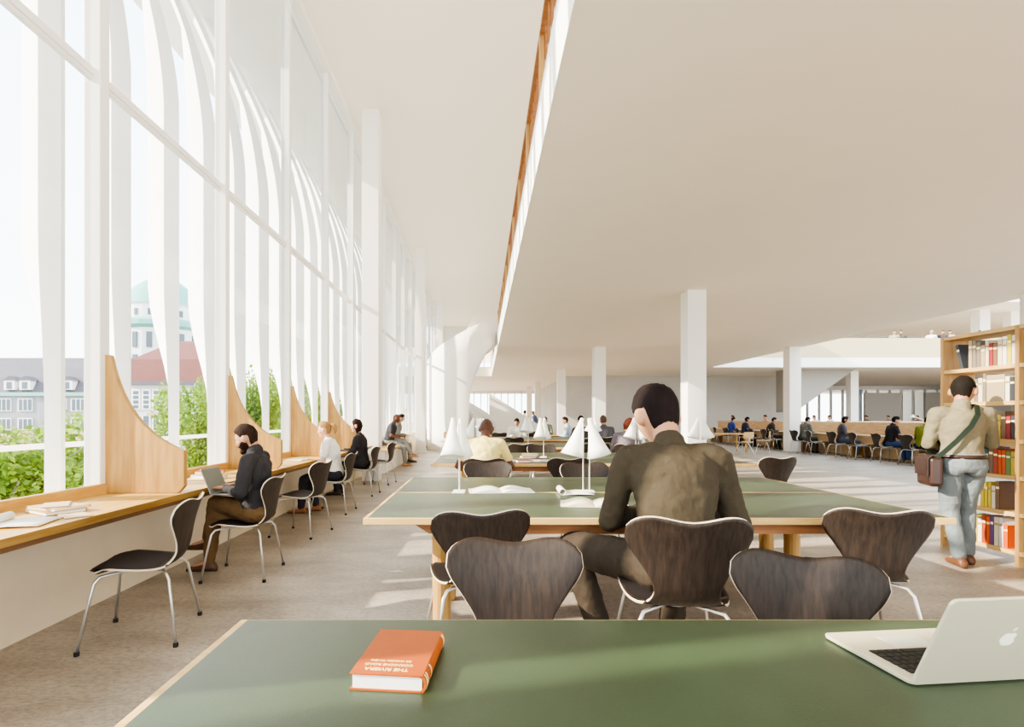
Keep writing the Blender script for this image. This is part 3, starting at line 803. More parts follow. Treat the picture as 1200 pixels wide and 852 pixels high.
for i, p in enumerate(pts):
    p = Vector(p); d = (Vector(pts[min(i+1, 9)])-Vector(pts[max(i-1, 0)])).normalized()
    nrm = Vector((p.x-.0, p.y, 0)) ; nrm = Vector((0, -1 if p.y < .0 else 1, .15)) if abs(p.y) > .05 else Vector((.2, 0, 1)); 
    sd = d.cross(nrm).normalized()*.02; n_ = nrm.normalized()*.003
    rings.append([p+sd+n_, p-sd+n_, p-sd-n_, p+sd-n_])
b.loft(rings); b.build('strap', STR, bag)
b = MB(); rings = []
for z in (.975, 1.010):
    rings.append([(.178*math.cos(a), .139*math.sin(a)+.0, z) for a in [2*PI*k/28 for k in range(28)]])
bl = b.loft(rings, cap=False).build('belt', LEA, m3, smooth=True); mm = bl.modifiers.new('s', 'SOLIDIFY'); mm.thickness = .006; mm.offset = 1
bk = MB().quad([(.10, .36, 1.18), (.27, .40, 1.16), (.27, .46, 1.36), (.10, .42, 1.38)]).build('paper_sheet', PAPER, None)
bk.location = (4.17, 4.60, 0); bk.rotation_euler = (0, 0, face(72)); bk.scale = (.955,)*3
mm = bk.modifiers.new('s', 'SOLIDIFY'); mm.thickness = .002
tag(bk, 'sheet of white paper held by the khaki-shirted man', 'paper')

# ------------------------------------------------------------ laptops
def rrect(w0, w1, h0, h1, r, corners=(1,1,1,1)):
    pts = []
    for (cx, cy, a0, k) in ((w1-r, h1-r, 0, corners[0]), (w0+r, h1-r, PI/2, corners[1]), (w0+r, h0+r, PI, corners[2]), (w1-r, h0+r, 1.5*PI, corners[3])):
        rr = r if k else r*.15; ox = (r-rr)*(1 if cx > (w0+w1)/2 else -1); oy = (r-rr)*(1 if cy > (h0+h1)/2 else -1)
        for j in range(7): pts.append((cx+ox+rr*math.cos(a0+PI/2*j/6), cy+oy+rr*math.sin(a0+PI/2*j/6)))
    return pts
def laptop(name_label, loc, rz, w=.32, d=.225, lid=108, body=ALU, screen=None, logo=False, scale=1):
    r = empty('laptop', loc, rz, scale); tag(r, name_label, 'laptop')
    o = MB().loft([[(x, y, z) for x, y in rrect(-w/2+q, w/2-q, q, d-q, .014)] for z, q in ((0, .008), (.004, .001), (.010, 0), (.012, .0005))]).build('base', body, r)
    b = MB()
    for j in range(6):
        n = 14 if j else 14
        for i in range(n):
            if j == 5 and 4 <= i <= 8: continue
            x0 = -w/2+.03+(w-.06)*i/n; y0 = .035+.019*(5-j)*1.0; y0 = .030+.0185*j
            b.box(x0, x0+(w-.06)/n-.003, y0, y0+.0155, .012, .0145)
    b.box(-w/2+.03+(w-.06)*4/14, -w/2+.03+(w-.06)*9/14-.003, .030+.0185*5, .0455+.0185*5, .012, .0145)
    b.build('keyboard', BLACK, r)
    MB().box(-.05, .05, .15, .21, .0115, .0128).build('trackpad', mat('trackpad_grey', rgb(214, 210, 196), rough=.3), r)
    a = math.radians(lid-90)
    # lid hinge at y=0, leaning toward -y
    l = empty('x', (0,0,0)); bpy.data.objects.remove(l)
    b = MB(); b.loft([[(x, y, z) for x, z in rrect(-w/2, w/2, 0, .215, .014, (1,1,0,0))] for y in (.003, -.004)]); M = Matrix.Translation((0, 0, .010)) @ Matrix.Rotation(a, 4, 'X'); b.xf(M)
    L_ = b.build('lid', body, r); bevel(L_, .002, 2)
    # rounded lid: corner radius
    b = MB(); b.box(-w/2+.012, w/2-.012, .0032, .0042, .014, .203); b.xf(M); b.build('screen', screen or mat('screen_dark', rgb(40, 44, 46), rough=.15, spec=.6), L_)
    if logo:
        lm = mat('logo_pale', rgb(240, 238, 226), rough=.3, emit=(rgb(240, 238, 226), .15))
        pts = []
        N_ = 48
        for k in range(N_):
            t = 2*PI*k/N_
            x = math.cos(t)*.0175*(1+.05*math.cos(2*t)); z = math.sin(t)*.0185
            if z > .006: z -= .0045*math.exp(-(x/.006)**2)          # top notch
            if z < -.006: z += .003*math.exp(-(x/.005)**2); x *= .93
            # bite, on the viewer's right (local -x seen from the back is right)
            dx = x-(-.0235)*-1*-1 if False else x-.0225; dz = z-.002
            q = math.hypot(dx, dz)
            if q < .0105: x = .0225 + dx/q*.0105; z = .002 + dz/q*.0105
            pts.append((x, z))
        b = MB(); b.quad([(x, -.0046, .112+z) for x, z in pts])
        lf = [(.0, .020), (.001, .026), (.006, .030), (.009, .030), (.008, .025), (.004, .021)]
        b.quad([(x, -.0046, .112+z) for x, z in lf]); b.xf(M); b.build('logo', lm, L_)
    return r
hx, hy = .876, 1.08
w = .325
lp = laptop('silver laptop open on the nearest table, lid back toward the viewer', (hx+w/2*math.cos(.10), hy+w/2*math.sin(.10)+.0, .7305), .10, w=w, d=.245, lid=113, logo=True)
laptop('grey laptop on the lap of the bearded man', (-2.155, 4.34, .665), math.radians(-90), w=.29, d=.21, lid=112, body=mat('grey_laptop', rgb(150, 150, 146), rough=.4, metal=.4), screen=mat('screen_grey', rgb(120, 124, 116), rough=.3))
laptop('open laptop on the right-hand desk before the man in black', (12.52, 14.95, .735), math.radians(60), w=.34, d=.23, lid=105, body=mat('dark_laptop', rgb(60, 60, 62), rough=.4), screen=mat('screen_lit', rgb(190, 205, 215), rough=.3, emit=(rgb(200, 215, 225), .6)))

# ------------------------------------------------------------ books and papers
def closed_book(label, loc, rz, w, d, h, col, name='book', group=None, cat='book', text=False, tiltx=0):
    r = empty(name, loc, rz); tag(r, label, cat, group); c = mat('cover_%d_%d_%d' % col, rgb(*col), rough=.55, noise=.08, nscale=40)
    b = MB(); t = .003
    b.box(-w/2, w/2, -d/2, d/2, 0, t); b.box(-w/2, w/2, -d/2, d/2, h-t, h)
    # rounded spine on +x
    rings = []
    for y in (-d/2, d/2):
        rings.append([(w/2-.002+.010*math.cos(a), y, h/2+h/2*math.sin(a)) for a in [-PI/2+PI*k/8 for k in range(9)]] + [(w/2-.006+.008*math.cos(a), y, h/2+(h/2-t)*math.sin(a)) for a in [PI/2-PI*k/8 for k in range(9)]])
    b.loft(rings); b.build('cover', c, r)
    MB().box(-w/2+.005, w/2-.002, -d/2+.004, d/2-.004, t, h-t).build('page_block', PAPER, r)
    return r
ob = closed_book('orange clothbound book titled in gold on the nearest table', (-.183, 1.175, .7305), math.radians(-5.5), .150, .225, .034, (166, 78, 16))
GOLD = mat('gold_foil', rgb(250, 228, 160), rough=.4, metal=.2)
def lettering(txt, size, loc, parent, rz=0, m=GOLD, rot=None, bold=0):
    cu = bpy.data.curves.new('txt', 'FONT'); cu.body = txt; cu.size = size; cu.align_x = 'CENTER'; cu.extrude = .0003; cu.offset = bold
    to = bpy.data.objects.new('t', cu); C.objects.link(to); bpy.context.view_layer.update()
    me = bpy.data.meshes.new_from_object(to); bpy.data.objects.remove(to)
    me.materials.clear(); me.materials.append(m)
    o = bpy.data.objects.new('title_lettering', me); C.objects.link(o); o.parent = parent; o.location = loc; o.rotation_euler = rot or (0, 0, rz)
    return o
lettering('THE RIVIERA', .0165, (-.005, -.085, .0342), ob, PI, bold=.0004)
lettering('CORNICHE ROAD', .0125, (-.005, -.066, .0342), ob, PI, bold=.0002)
lettering('DR MARION TAVERS', .0095, (-.005, -.049, .0342), ob, PI, bold=.0002)
b = MB()
for y0 in (-.105, -.095, -.06, .088, .096):
    b.loft([[(w2*math.cos(a)+.073, y, .017+.0172*math.sin(a)) for a in [-1.2+2.4*k/8 for k in range(9)]] + [(w2*math.cos(a)*.9+.073, y, .017+.0165*math.sin(a)) for a in [1.2-2.4*k/8 for k in range(9)]] for y, w2 in ((y0, .0106), (y0+.005, .0106))])
b.build('spine_gilding', GOLD, ob)

def open_book(label, loc, rz, w=.17, d=.24, puff=.02, name='open_book', pic=False, thick=.004):
    r = empty(name, loc, rz); tag(r, label, 'book' if 'book' in name else 'magazine')
    for s in (-1, 1):
        rows = []
        for i in range(10):
            u = i/9; z = thick + puff*math.sin(PI*min(1, u*1.15))*(1-u*.55); x = s*u*w
            rows.append([(x, -d/2, z), (x, d/2, z)])
        b = MB()
        top = rows; bot = [[(p[0], p[1], 0.0) for p in q] for q in rows]
        loop = [[q[0] for q in top] , ]
        b.loft([[(s*u/9*w, y, 0) for u in range(10)] + [(s*u/9*w, y, thick + puff*math.sin(PI*min(1, u/9*1.15))*(1-u/9*.55)) for u in reversed(range(10))] for y in (-d/2, d/2)])
        b.build('page_block', mat('magazine_pages', rgb(238, 234, 224), rough=.6, col2=rgb(226, 214, 170), nscale=14) if pic else PAPER, r)
    MB().box(-w-.004, w+.004, -d/2-.004, d/2+.004, -.0005, .0012).build('cover', mat('book_cover_dark', rgb(90, 80, 70), rough=.5), r)
    return r
open_book('open white book on the second table left of the paired lamps', (.14, 3.98, .7315), math.radians(4), .24, .26, .03)
open_book('open illustrated magazine on the second table beside the olive-shirted man', (.71, 3.36, .7315), math.radians(-8), .21, .26, .03, name='open_magazine', pic=True)
open_book('small open book on the third table beside the yellow-shirted man', (.45, 6.75, .7315), math.radians(10), .14, .2, .02)
open_book('open magazine on the window desk between the third divider and the blonde woman', (-2.40, 6.9, .7325), math.radians(80), .16, .22, .02, name='open_magazine', pic=True)
def rolled(label, loc, rz, w=.21, r0=.017, flat=.2, ext=.02):
    r = empty('rolled_magazine', loc, rz); tag(r, label, 'magazine')
    prof = []
    for k in range(26):
        a = -PI/2 + 2*PI*1.25*(k/25); rr = r0*(1-.25*(1-k/25)) if False else r0*(.7+.3*k/25)
        prof.append((rr*math.cos(-a)*-1, r0+rr*math.sin(a)))
    prof2 = [(prof[0][0], prof[0][1])]
    full = prof[::-1]
    # ends at bottom then goes flat
    loop = [(0, .003), (-flat*.2, .005), (-flat*.5, .008), (-flat*.8, .006), (-flat, .004)]
    b = MB()
    circ = [(r0*.2+r0*math.cos(a)*(1-.0), r0+r0*math.sin(a)*.97) for a in [-PI/2+2*PI*k/24*.98 for k in range(25)]]
    for seg in (circ, loop):
        b.loft([[(x, y, z) for x, z in seg] for y in (-w/2, w/2)], close=False, cap=False)
    o = b.build('rolled_pages', PAPER, r, smooth=True); m = o.modifiers.new('s', 'SOLIDIFY'); m.thickness = .004; m.offset = 0
    return r
rolled('rolled-up white magazine at the near end of the window desk', (-2.50, 2.72, .734), math.radians(195), .26, .022, .24)
rolled('rolled magazine at the foot of the twin lamp on the second table', (.58, 3.86, .7325), math.radians(178), .22, .022, .22)
closed_book('lower tan notebook of the stack at the near end of the window desk', (-2.50, 3.10, .7325), math.radians(60), .20, .27, .020, (186, 150, 108), 'notebook', cat='notebook')
closed_book('upper tan notebook of the stack on the window desk', (-2.49, 3.11, .753), math.radians(68), .19, .26, .016, (198, 164, 122), 'notebook', cat='notebook')
closed_book('small pale notepad lying on top of the tan notebooks', (-2.49, 3.09, .7695), math.radians(35), .12, .20, .008, (206, 176, 138), 'notepad', cat='notebook')
closed_book('small blank card under the near edge of the notebook stack', (-2.30, 2.98, .7325), math.radians(50), .12, .2, .004, (214, 184, 146), 'booklet', cat='booklet')
closed_book('red book standing out on the window desk behind the first divider', (-2.50, 4.85, .768), math.radians(85), .14, .2, .03, (196, 44, 30))
closed_book('yellow magazine beneath the red book on the window desk', (-2.48, 4.80, .745), math.radians(70), .18, .25, .022, (226, 196, 110), cat='book')
closed_book('pale magazine at the bottom of the pile on the window desk', (-2.46, 4.72, .7325), math.radians(95), .2, .28, .012, (232, 222, 198))
sb = [(.50, 6.62, 0, 15, .17, .24, .030, (176, 74, 36), 'orange-red book low in the pile on the third table'), (.57, 6.85, .0, -10, .2, .27, .028, (196, 164, 110), 'tan book in the pile on the third table'),
      (.74, 6.72, 0, 80, .16, .22, .034, (110, 60, 38), 'brown book at the right of the pile on the third table'), (.6, 6.9, .029, 5, .18, .24, .026, (60, 84, 92), 'dark blue book in the middle of the pile'), (.62, 6.9, .056, -8, .2, .25, .024, (204, 184, 120), 'yellowish book topping the pile on the third table')]
for x, y, dz, a, w_, d_, h_, c_, l_ in sb:
    closed_book(l_, (x+.35 if False else x, y, .7315+dz), math.radians(a), w_, d_, h_, c_)

# ------------------------------------------------------------ bookshelf
sx0 = 4.58
bs = empty('bookshelf', (sx0, 5.29, 0)); tag(bs, 'tall open-backed oak bookshelf at the right edge', 'bookshelf')
SHW = wood('shelf_oak', rgb(188, 148, 92), rgb(160, 118, 66), 'Z'); SHE = wood('shelf_oak_board', rgb(206, 170, 112), rgb(180, 140, 84), 'Y')
for k in range(4):
    y = -.74*k
    bevel(MB().box(0, .32, y-.035, y, 0, 2.08).build('upright', SHW, bs), .003)
zs = [.10, .43, .745, 1.06, 1.395, 1.715, 2.045]
for k in range(3):
    for z in zs:
        bevel(MB().box(.005, .315, -.74*k-.74, -.74*k-.035, z, z+.035).build('shelf', SHE, bs), .002)
cols = {'beige': (160, 142, 112), 'grey': (116, 106, 92), 'cream': (204, 190, 160), 'red': (140, 30, 38), 'black': (52, 54, 60), 'orange': (190, 76, 24), 'yellow': (196, 172, 48), 'teal': (30, 76, 78), 'brown': (112, 82, 60), 'white': (214, 206, 192), 'green': (96, 124, 70), 'purple': (92, 64, 110), 'gold': (196, 168, 60), 'rust': (150, 56, 26)}
seqs = {5: ['black', 'beige', 'grey', 'grey', 'beige', 'cream', 'red', 'brown', 'cream', 'white', 'yellow', 'white'],
        4: ['cream', 'grey', 'brown', 'beige', 'grey', 'cream', 'grey', 'BIG', 'white', 'black'],
        3: ['beige', 'grey', 'beige', 'white', 'black', 'gold', 'brown', 'red', 'black', 'brown'],
        2: ['teal', 'teal', 'brown', 'rust', 'orange', 'orange', 'green', 'gold'],
        1: ['gold', 'yellow', 'gold', 'cream', 'brown'],
        0: ['green', 'yellow', 'white', 'rust', 'orange', 'purple', 'cream', 'white', 'orange']}
shelfname = {5: 'top shelf', 4: 'second shelf from top', 3: 'third shelf from top', 2: 'fourth shelf from top', 1: 'fifth shelf from top', 0: 'lowest shelf'}
def shelf_book(y, z, t, h, dep, col, label, tilt=0, grp=None, x=.03):
    r = empty('book', (sx0+x, y, z)); r.rotation_euler = (tilt, 0, 0); tag(r, label, 'book', grp)
    c = mat('cover_%d_%d_%d' % col, rgb(*col), rough=.55, noise=.08, nscale=40)
    b = MB(); b.box(0, .006, 0, t, 0, h); b.box(0, dep, 0, .003, 0, h); b.box(0, dep, t-.003, t, 0, h); bevel(b.build('cover', c, r), .0015)
    MB().box(.006, dep-.004, .003, t-.003, .004, h-.004).build('page_block', PAPER, r)
    if t > .024:
        b = MB(); b.box(-.0006, .0, .003, t-.003, h*.72, h*.80); 
        b.build('spine_band', GOLD if sum(col) < 420 else mat('spine_label', rgb(150, 120, 90), rough=.6), r)
    return r
words = ['first', 'second', 'third', 'fourth', 'fifth', 'sixth', 'seventh', 'eighth', 'ninth', 'tenth', 'eleventh', 'twelfth']
for k in range(2):
    for lv, seq in seqs.items():
        z = zs[lv]+.0355
        y = 5.29 - .74*k - .035
        start = {5: .17, 4: .15, 3: .32, 2: .36, 1: .36, 0: .25}[lv] if k == 0 else .06
        yy = y - start
        rs = random.Random(lv*7+k)
        for i, cn in enumerate(seq):
            big = cn == 'BIG'
            t = .17 if big else rs.uniform(.030, .044)
            if lv in (5,) : t = rs.uniform(.032, .042)
            h = .24 if big else rs.uniform(.20, .262)
            if yy - t < 5.29-.74*(k+1)+.01: break
            col = cols['beige'] if big else cols[cn]
            lab = '%s book, %s from left on the %s%s' % ('broad beige' if big else cn, words[i], shelfname[lv], ', left bay' if k == 0 else ', right bay')
            if lv == 5 and i == 0 and k == 0:
                shelf_book(yy-.02, z+.0, .03, .25, .17, col, 'leaning ' + lab, tilt=math.radians(-14) , grp='books on the bookshelf'); yy -= .07; continue
            shelf_book(yy-t, z, t, h, rs.uniform(.14, .19), col, lab, grp='books on the bookshelf')
            yy -= t+.003
# right hand desk
rd = empty('long_desk', (12.2, 12, 0)); tag(rd, 'long oak desk with a raised back panel on the right side', 'desk')
MB().box(0, .72, 0, 17, .69, .73).build('worktop', OAK_P, rd); MB().box(.05, .1, 0, 17, .45, .69).build('apron', OAK_P, rd)
MB().box(.72, .78, 0, 17, 0, 1.14).build('back_panel', OAK_P, rd)
for k in range(7): MB().box(.1, .7, 0, .05, 0, .69).build('side_panel', OAK_Z, rd, loc=(0, .2+2.7*k, 0))
# arm lamp
al = empty('desk_lamp', (12.75, 15.3, .73)); tag(al, 'white jointed desk lamp by the laptop on the right-hand desk', 'lamp')
MB().lathe([(.001, 0), (.08, 0), (.08, .02), (.001, .025)], 16).build('base', LAMPW, al)
MB().tube([(0, 0, .02), (.05, -.1, .45), (-.1, .25, .62)], .012, 8).build('arm', LAMPW, al)
MB().lathe([(.02, .05), (.07, -.03), (.065, -.03), (.015, .05)], 16, (-.1, .25, .60)).build('lamp_shade', LAMPW, al)
# counter panel far right & parapet
o = empty('far_counter', (13.6, 27.4, 0)); tag(o, 'long pale oak counter in front of the far right windows', 'counter')
MB().box(0, 22, 0, .08, 0, 1.12).build('front_panel', OAK_P, o); MB().box(0, 22, 0, .6, .72, .76).build('worktop', OAK_X, o)
o = MB().box(12.25, 46, 28.05, 28.2, 4.45, 5.52).build('balcony_parapet', mat('parapet_cream', rgb(206, 188, 150), rough=.7)); tag(o, 'solid cream parapet of the balcony across the atrium', 'parapet')
box_struct('trim_5', 12.25, 46, 28.02, 28.12, 3.98, 4.47, m=mat('fascia_white', rgb(252, 250, 246)), label='white slab edge below the balcony parapet', cat='trim')
# stair underside
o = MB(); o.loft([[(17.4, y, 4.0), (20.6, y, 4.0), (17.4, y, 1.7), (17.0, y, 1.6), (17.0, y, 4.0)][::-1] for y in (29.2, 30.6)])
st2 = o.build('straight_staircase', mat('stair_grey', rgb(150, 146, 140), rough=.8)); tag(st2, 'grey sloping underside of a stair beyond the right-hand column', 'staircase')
# far right glazing
PAN = [(22.5, 27.3), (27.6, 29.5), (30.2, 31.3), (33.6, 38.5), (39.6, 41.5)]
b = MB()
b.box(19.6, 46, 44.9, 45.1, 0, .7).box(19.6, 46, 44.9, 45.1, 3.7, 4.0)
xs = 19.6
for k in range(27):
    b.box(xs+k, xs+k+.12, 44.9, 45.1, .7, 3.7)
struct(b.build('window_40', FRAMEW)); 
MB().box(19.6, 46, 45.0, 45.01, .7, 3.7).build('glass_pane', GLASS, bpy.data.objects['window_40'])
for i, (x0, x1, g) in enumerate(((30.4, 33.2, 150), (35.2, 36.8, 120), (37.2, 42.0, 128))):
    o = MB().box(x0, x1, 42, 42.2, 0, 3.3 if i != 2 else 3.9).build('partition_panel', mat('panel_grey_%d' % g, rgb(g+30, g+28, g+24), rough=.7))
    tag(o, ['light grey partition left of the far right windows', 'short dark grey partition behind the laptop man', 'wide dark grey partition left of the bookshelf'][i], 'partition')
for i, (x, c) in enumerate(((21.2, (150, 90, 84)), (22.8, (150, 176, 196)), (24.4, (214, 176, 140)), (34.0, (150, 180, 200)))):
    o = MB().box(x, x+.5, 48, 48.3, -1, 5).build('banner', mat('banner_%d' % i, rgb(*c), rough=.8)); tag(o, ['dull red', 'pale blue', 'peach', 'light blue'][i] + ' upright strip outside the far right windows', 'banner')
# far glazing (left end)
b = MB(); b.box(-2.9, 5.5, 52.9, 53.1, 0, .8).box(-2.9, 5.5, 52.9, 53.1, 3.75, 4.0)
for k in range(13): b.box(-2.9+.68*k, -2.9+.68*k+.09, 52.9, 53.1, .8, 3.8)
struct(b.build('window_41', FRAMEW)); MB().box(-2.9, 5.5, 53.0, 53.01, .8, 3.75).build('glass_pane', GLASS, bpy.data.objects['window_41'])
b = MB()
for k in range(8): b.box(-2.9+.5*k, -2.9+.5*k+.06, 36, 36.1, 4.6, 6.1)
struct(b.build('window_42', FRAMEW)); MB().box(-2.9, .9, 36.05, 36.06, 4.6, 6.1).build('glass_pane', GLASS, bpy.data.objects['window_42'])

# ------------------------------------------------------------ spiral stair
ss = empty('spiral_staircase', (-.80, 21.6, 0)); tag(ss, 'sweeping white spiral staircase rising to the mezzanine', 'staircase')
STW = mat('stair_white', rgb(244, 241, 236), rough=.7, spec=.15)
def helix(R0, zt, zb, th0, th1, n=72, name='parapet', thick=.06):
    rows = []
    for i in range(n+1):
        th = th0 + (th1-th0)*i/n; a = math.radians(th)
        rows.append([(R0*math.cos(a), R0*math.sin(a), zb(th) + (zt(th)-zb(th))*k/6) for k in range(7)])
    o = MB().loft(rows, close=False, cap=False).build(name, STW, ss, smooth=True)
    m = o.modifiers.new('s', 'SOLIDIFY'); m.thickness = thick; m.offset = 0
    return o
# th: 0 at right/front... path from th=-20 (floor, right/back side) going counter... rises through back(90) left(180) front(270) to right(360)
def step(th): return max(0, 4.61*(th-10)/(350-10)) if th < 350 else 4.61
def ztop(th): return step(th)+1.02
def zbot(th):
    t = step(th)
    if th < 130: return max(0, t-.35)
    if th < 280:
        return 0
    if th < 312:
        u = (th-280)/32; return (step(th)-.30)*(u**.2)
    return t-.30
helix(1.42, ztop, zbot, 10, 356)
helix(.55, ztop, lambda th: max(0, step(th)-.35), 10, 335, name='inner_parapet')
rows = []
for i in range(60):
    th = 10+346*i/59; a = math.radians(th); z = max(.02, step(th)-.35)
    rows.append([(r_*math.cos(a), r_*math.sin(a), z) for r_ in (.55, 1.42)])
o = MB().loft(rows, close=False, cap=False).build('soffit', STW, ss, smooth=True)
b = MB()
for i in range(26):
    th0 = math.radians(10+340*i/26); th1 = math.radians(10+340*(i+1)/26); z = 4.61*(i+1)/26
    b.loft([[(r_*math.cos(t), r_*math.sin(t), zz) for r_, t in ((.57, th0), (1.4, th0), (1.4, th1), (.57, th1))] for zz in (z-.16, z)])
b.build('tread', STW, ss)
# lower flight going right, straight parapet
b = MB(); b.loft([[(1.36, y, z0), (3.9, y, z0), (3.9, y, .9 if z0 else .0), (1.36, y, 2.2)] for y, z0 in ((1.2, 0.0), (1.28, 0.0))])
b = MB(); b.loft([[(1.1, y, 0), (3.6, y, 0), (3.6, y, .75), (1.1, y, 2.35)][::-1] for y in (.9, .98)])
b.build('lower_parapet', STW, ss)

# ------------------------------------------------------------ clutter far left of hall (small cafe chairs)
# ------------------------------------------------------------ exterior
ROOF = mat('slate_roof', rgb(92, 86, 92), rough=.8, noise=.12, nscale=.8); STONE = mat('grey_stone', rgb(140, 142, 142), rough=.9, noise=.12, nscale=.6)
REDR = mat('red_tile_roof', rgb(112, 66, 60), rough=.85, noise=.1, nscale=1.0); TEAL = mat('copper_green', rgb(112, 172, 160), rough=.7, noise=.1, nscale=.5)
WIND = mat('dark_pane', rgb(80, 92, 100), rough=.3); WHT = mat('ext_white', rgb(232, 230, 224), rough=.8)
BRK = mat('brick_band', rgb(190, 150, 130), rough=.9)
def P(px, Y): return (px-VX)/F*Y
def Z(py, Y): return H + (VY-py)/F*Y
g = MB().box(-160, -4.6, -60, 160, -5.2, -5).build('ground', mat('street', rgb(150, 146, 138), rough=.9)); struct(g, 'street level ground outside', 'ground')
Y = 80
ba = empty('slate_roofed_building', (0, Y, 0)); tag(ba, 'grey stone building with a long slate mansard roof and dormers outside the left window', 'building')
MB().box(P(-60, Y), P(125, Y), 0, 14, -5, Z(462, Y)).build('wall', STONE, ba)
MB().box(P(-60, Y)-.3, P(125, Y)+.3, -.4, 14, Z(464, Y), Z(460, Y)).build('cornice', TEAL, ba)
b = MB(); x0, x1 = P(-60, Y)-.2, P(125, Y)+.2; z0, z1, z2 = Z(460, Y), Z(442, Y), Z(415, Y)
b.loft([[(x, -.2, z0), (x, 1.0, z1), (x, 5, z2), (x, 9, z2), (x, 14, z0)][::-1] for x in (x0, x1)]); b.build('roof', ROOF, ba)
for px in (8, 26, 75, 103):
    d = MB().box(P(px, Y), P(px, Y)+1.6, -.5, 2.5, Z(457, Y), Z(446, Y)).build('dormer', WHT, ba)
    b = MB(); b.loft([[(P(px, Y)-.25, y, Z(446, Y)), (P(px, Y)+1.85, y, Z(446, Y)), (P(px, Y)+.8, y, Z(441, Y))] for y in (-.6, 2.6)]); b.build('dormer_roof', ROOF, d)
    MB().box(P(px, Y)+.4, P(px, Y)+1.2, -.56, -.5, Z(456, Y), Z(448, Y)).build('pane', WIND, d)
for px in (-20, 5, 30, 70, 92, 112):
    for (ya, yb) in ((482, 467), (504, 490)):
        f = MB().box(P(px, Y)-1.1, P(px, Y)+1.1, -.12, .02, Z(ya, Y), Z(yb, Y)).build('window', WHT, ba)
        b = MB()
        for q in (-.9, -.2, .5): b.box(P(px, Y)+q, P(px, Y)+q+.5, -.17, -.12, Z(ya-1, Y), Z(yb+1, Y))
        b.build('pane', WIND, f)
MB().box(P(-60, Y), P(125, Y), -3, -.1, -5, Z(505, Y)).build('brick_porch', BRK, ba)
Y = 70
bb = empty('red_roofed_house', (0, Y, 0)); tag(bb, 'house with a steep dusty-red tiled roof outside the windows', 'building')
MB().box(P(149, Y), P(250, Y), 0, 12, -5, Z(448, Y)).build('wall', mat('ext_grey', rgb(190, 188, 184), rough=.9), bb)
b = MB(); cx = P(192, Y)
rings = []
for (hw, z) in ((P(245, Y)-cx, Z(449, Y)), (P(236, Y)-cx, Z(420, Y)), (P(206, Y)-cx, Z(396, Y)), (.2, Z(392, Y))):
    rings.append([(cx-hw, 6-min(6.4, hw), z), (cx+hw, 6-min(6.4, hw), z), (cx+hw, 6+min(6.4, hw), z), (cx-hw, 6+min(6.4, hw), z)])
b.loft(rings); b.build('roof', REDR, bb)
MB().box(P(150, Y), P(246, Y), -.6, .1, Z(451, Y), Z(447, Y)).build('eaves', ROOF, bb)
for px in (160, 172, 184, 222, 234):
    for (ya, yb) in ((480, 456), (505, 487)):
        f = MB().box(P(px, Y)-.55, P(px, Y)+.55, -.15, .02, Z(ya, Y), Z(yb, Y)).build('window', WHT, bb)
        b = MB()
        for i in range(4): b.box(P(px, Y)-.35, P(px, Y)+.35, -.2, -.15, Z(ya, Y)+.15+.62*i*(ya-yb)/24, Z(ya, Y)+.6+.62*i*(ya-yb)/24)
        b.build('pane', WIND, f)
MB().box(P(178, Y), P(205, Y), -1.2, 0, Z(487, Y), Z(484, Y)).build('balcony', BRK, bb)
Y = 110
bt = empty('domed_tower', (P(192, Y), Y, 0)); tag(bt, 'pale stone tower with a copper-green dome behind the red roof', 'tower')
R_ = 42/F*Y
MB().lathe([(R_*.97, -5), (R_*.97, Z(390, Y))], 16).build('tower_wall', mat('tower_stone', rgb(216, 216, 212), rough=.9), bt)
MB().lathe([(R_*.97, Z(390, Y)), (R_*1.08, Z(387, Y)), (R_*1.08, Z(382, Y)), (R_*.98, Z(379, Y))], 24).build('cornice', TEAL, bt)
MB().lathe([(R_*.93, Z(382, Y)), (R_*.93, Z(364, Y)), (R_*.98, Z(362, Y))], 24).build('drum', mat('tower_stone', rgb(216, 216, 212)), bt)
MB().lathe([(R_*.98, Z(362, Y)), (R_*.9, Z(352, Y)), (R_*.72, Z(341, Y)), (R_*.45, Z(332, Y)), (R_*.12, Z(327, Y)), (.01, Z(320, Y))], 24).build('dome', TEAL, bt, smooth=True)
for k in range(16):
    a = 2*PI*(k+.5)/16
    for (za, zb) in ((Z(412, Y), Z(395, Y)), (Z(440, Y), Z(420, Y))):
        b = MB(); b.box(-.5, .5, -.1, .1, za, zb); b.xf(Matrix.Translation((R_*.97*math.cos(a), R_*.97*math.sin(a), 0)) @ Matrix.Rotation(a+PI/2, 4, 'Z')); b.build('window', WIND, bt)
    b = MB(); b.box(-.35, .35, -.1, .1, Z(376, Y), Z(369, Y)); b.xf(Matrix.Translation((R_*.93*math.cos(a), R_*.93*math.sin(a), 0)) @ Matrix.Rotation(a+PI/2, 4, 'Z')); b.build('window', WIND, bt)
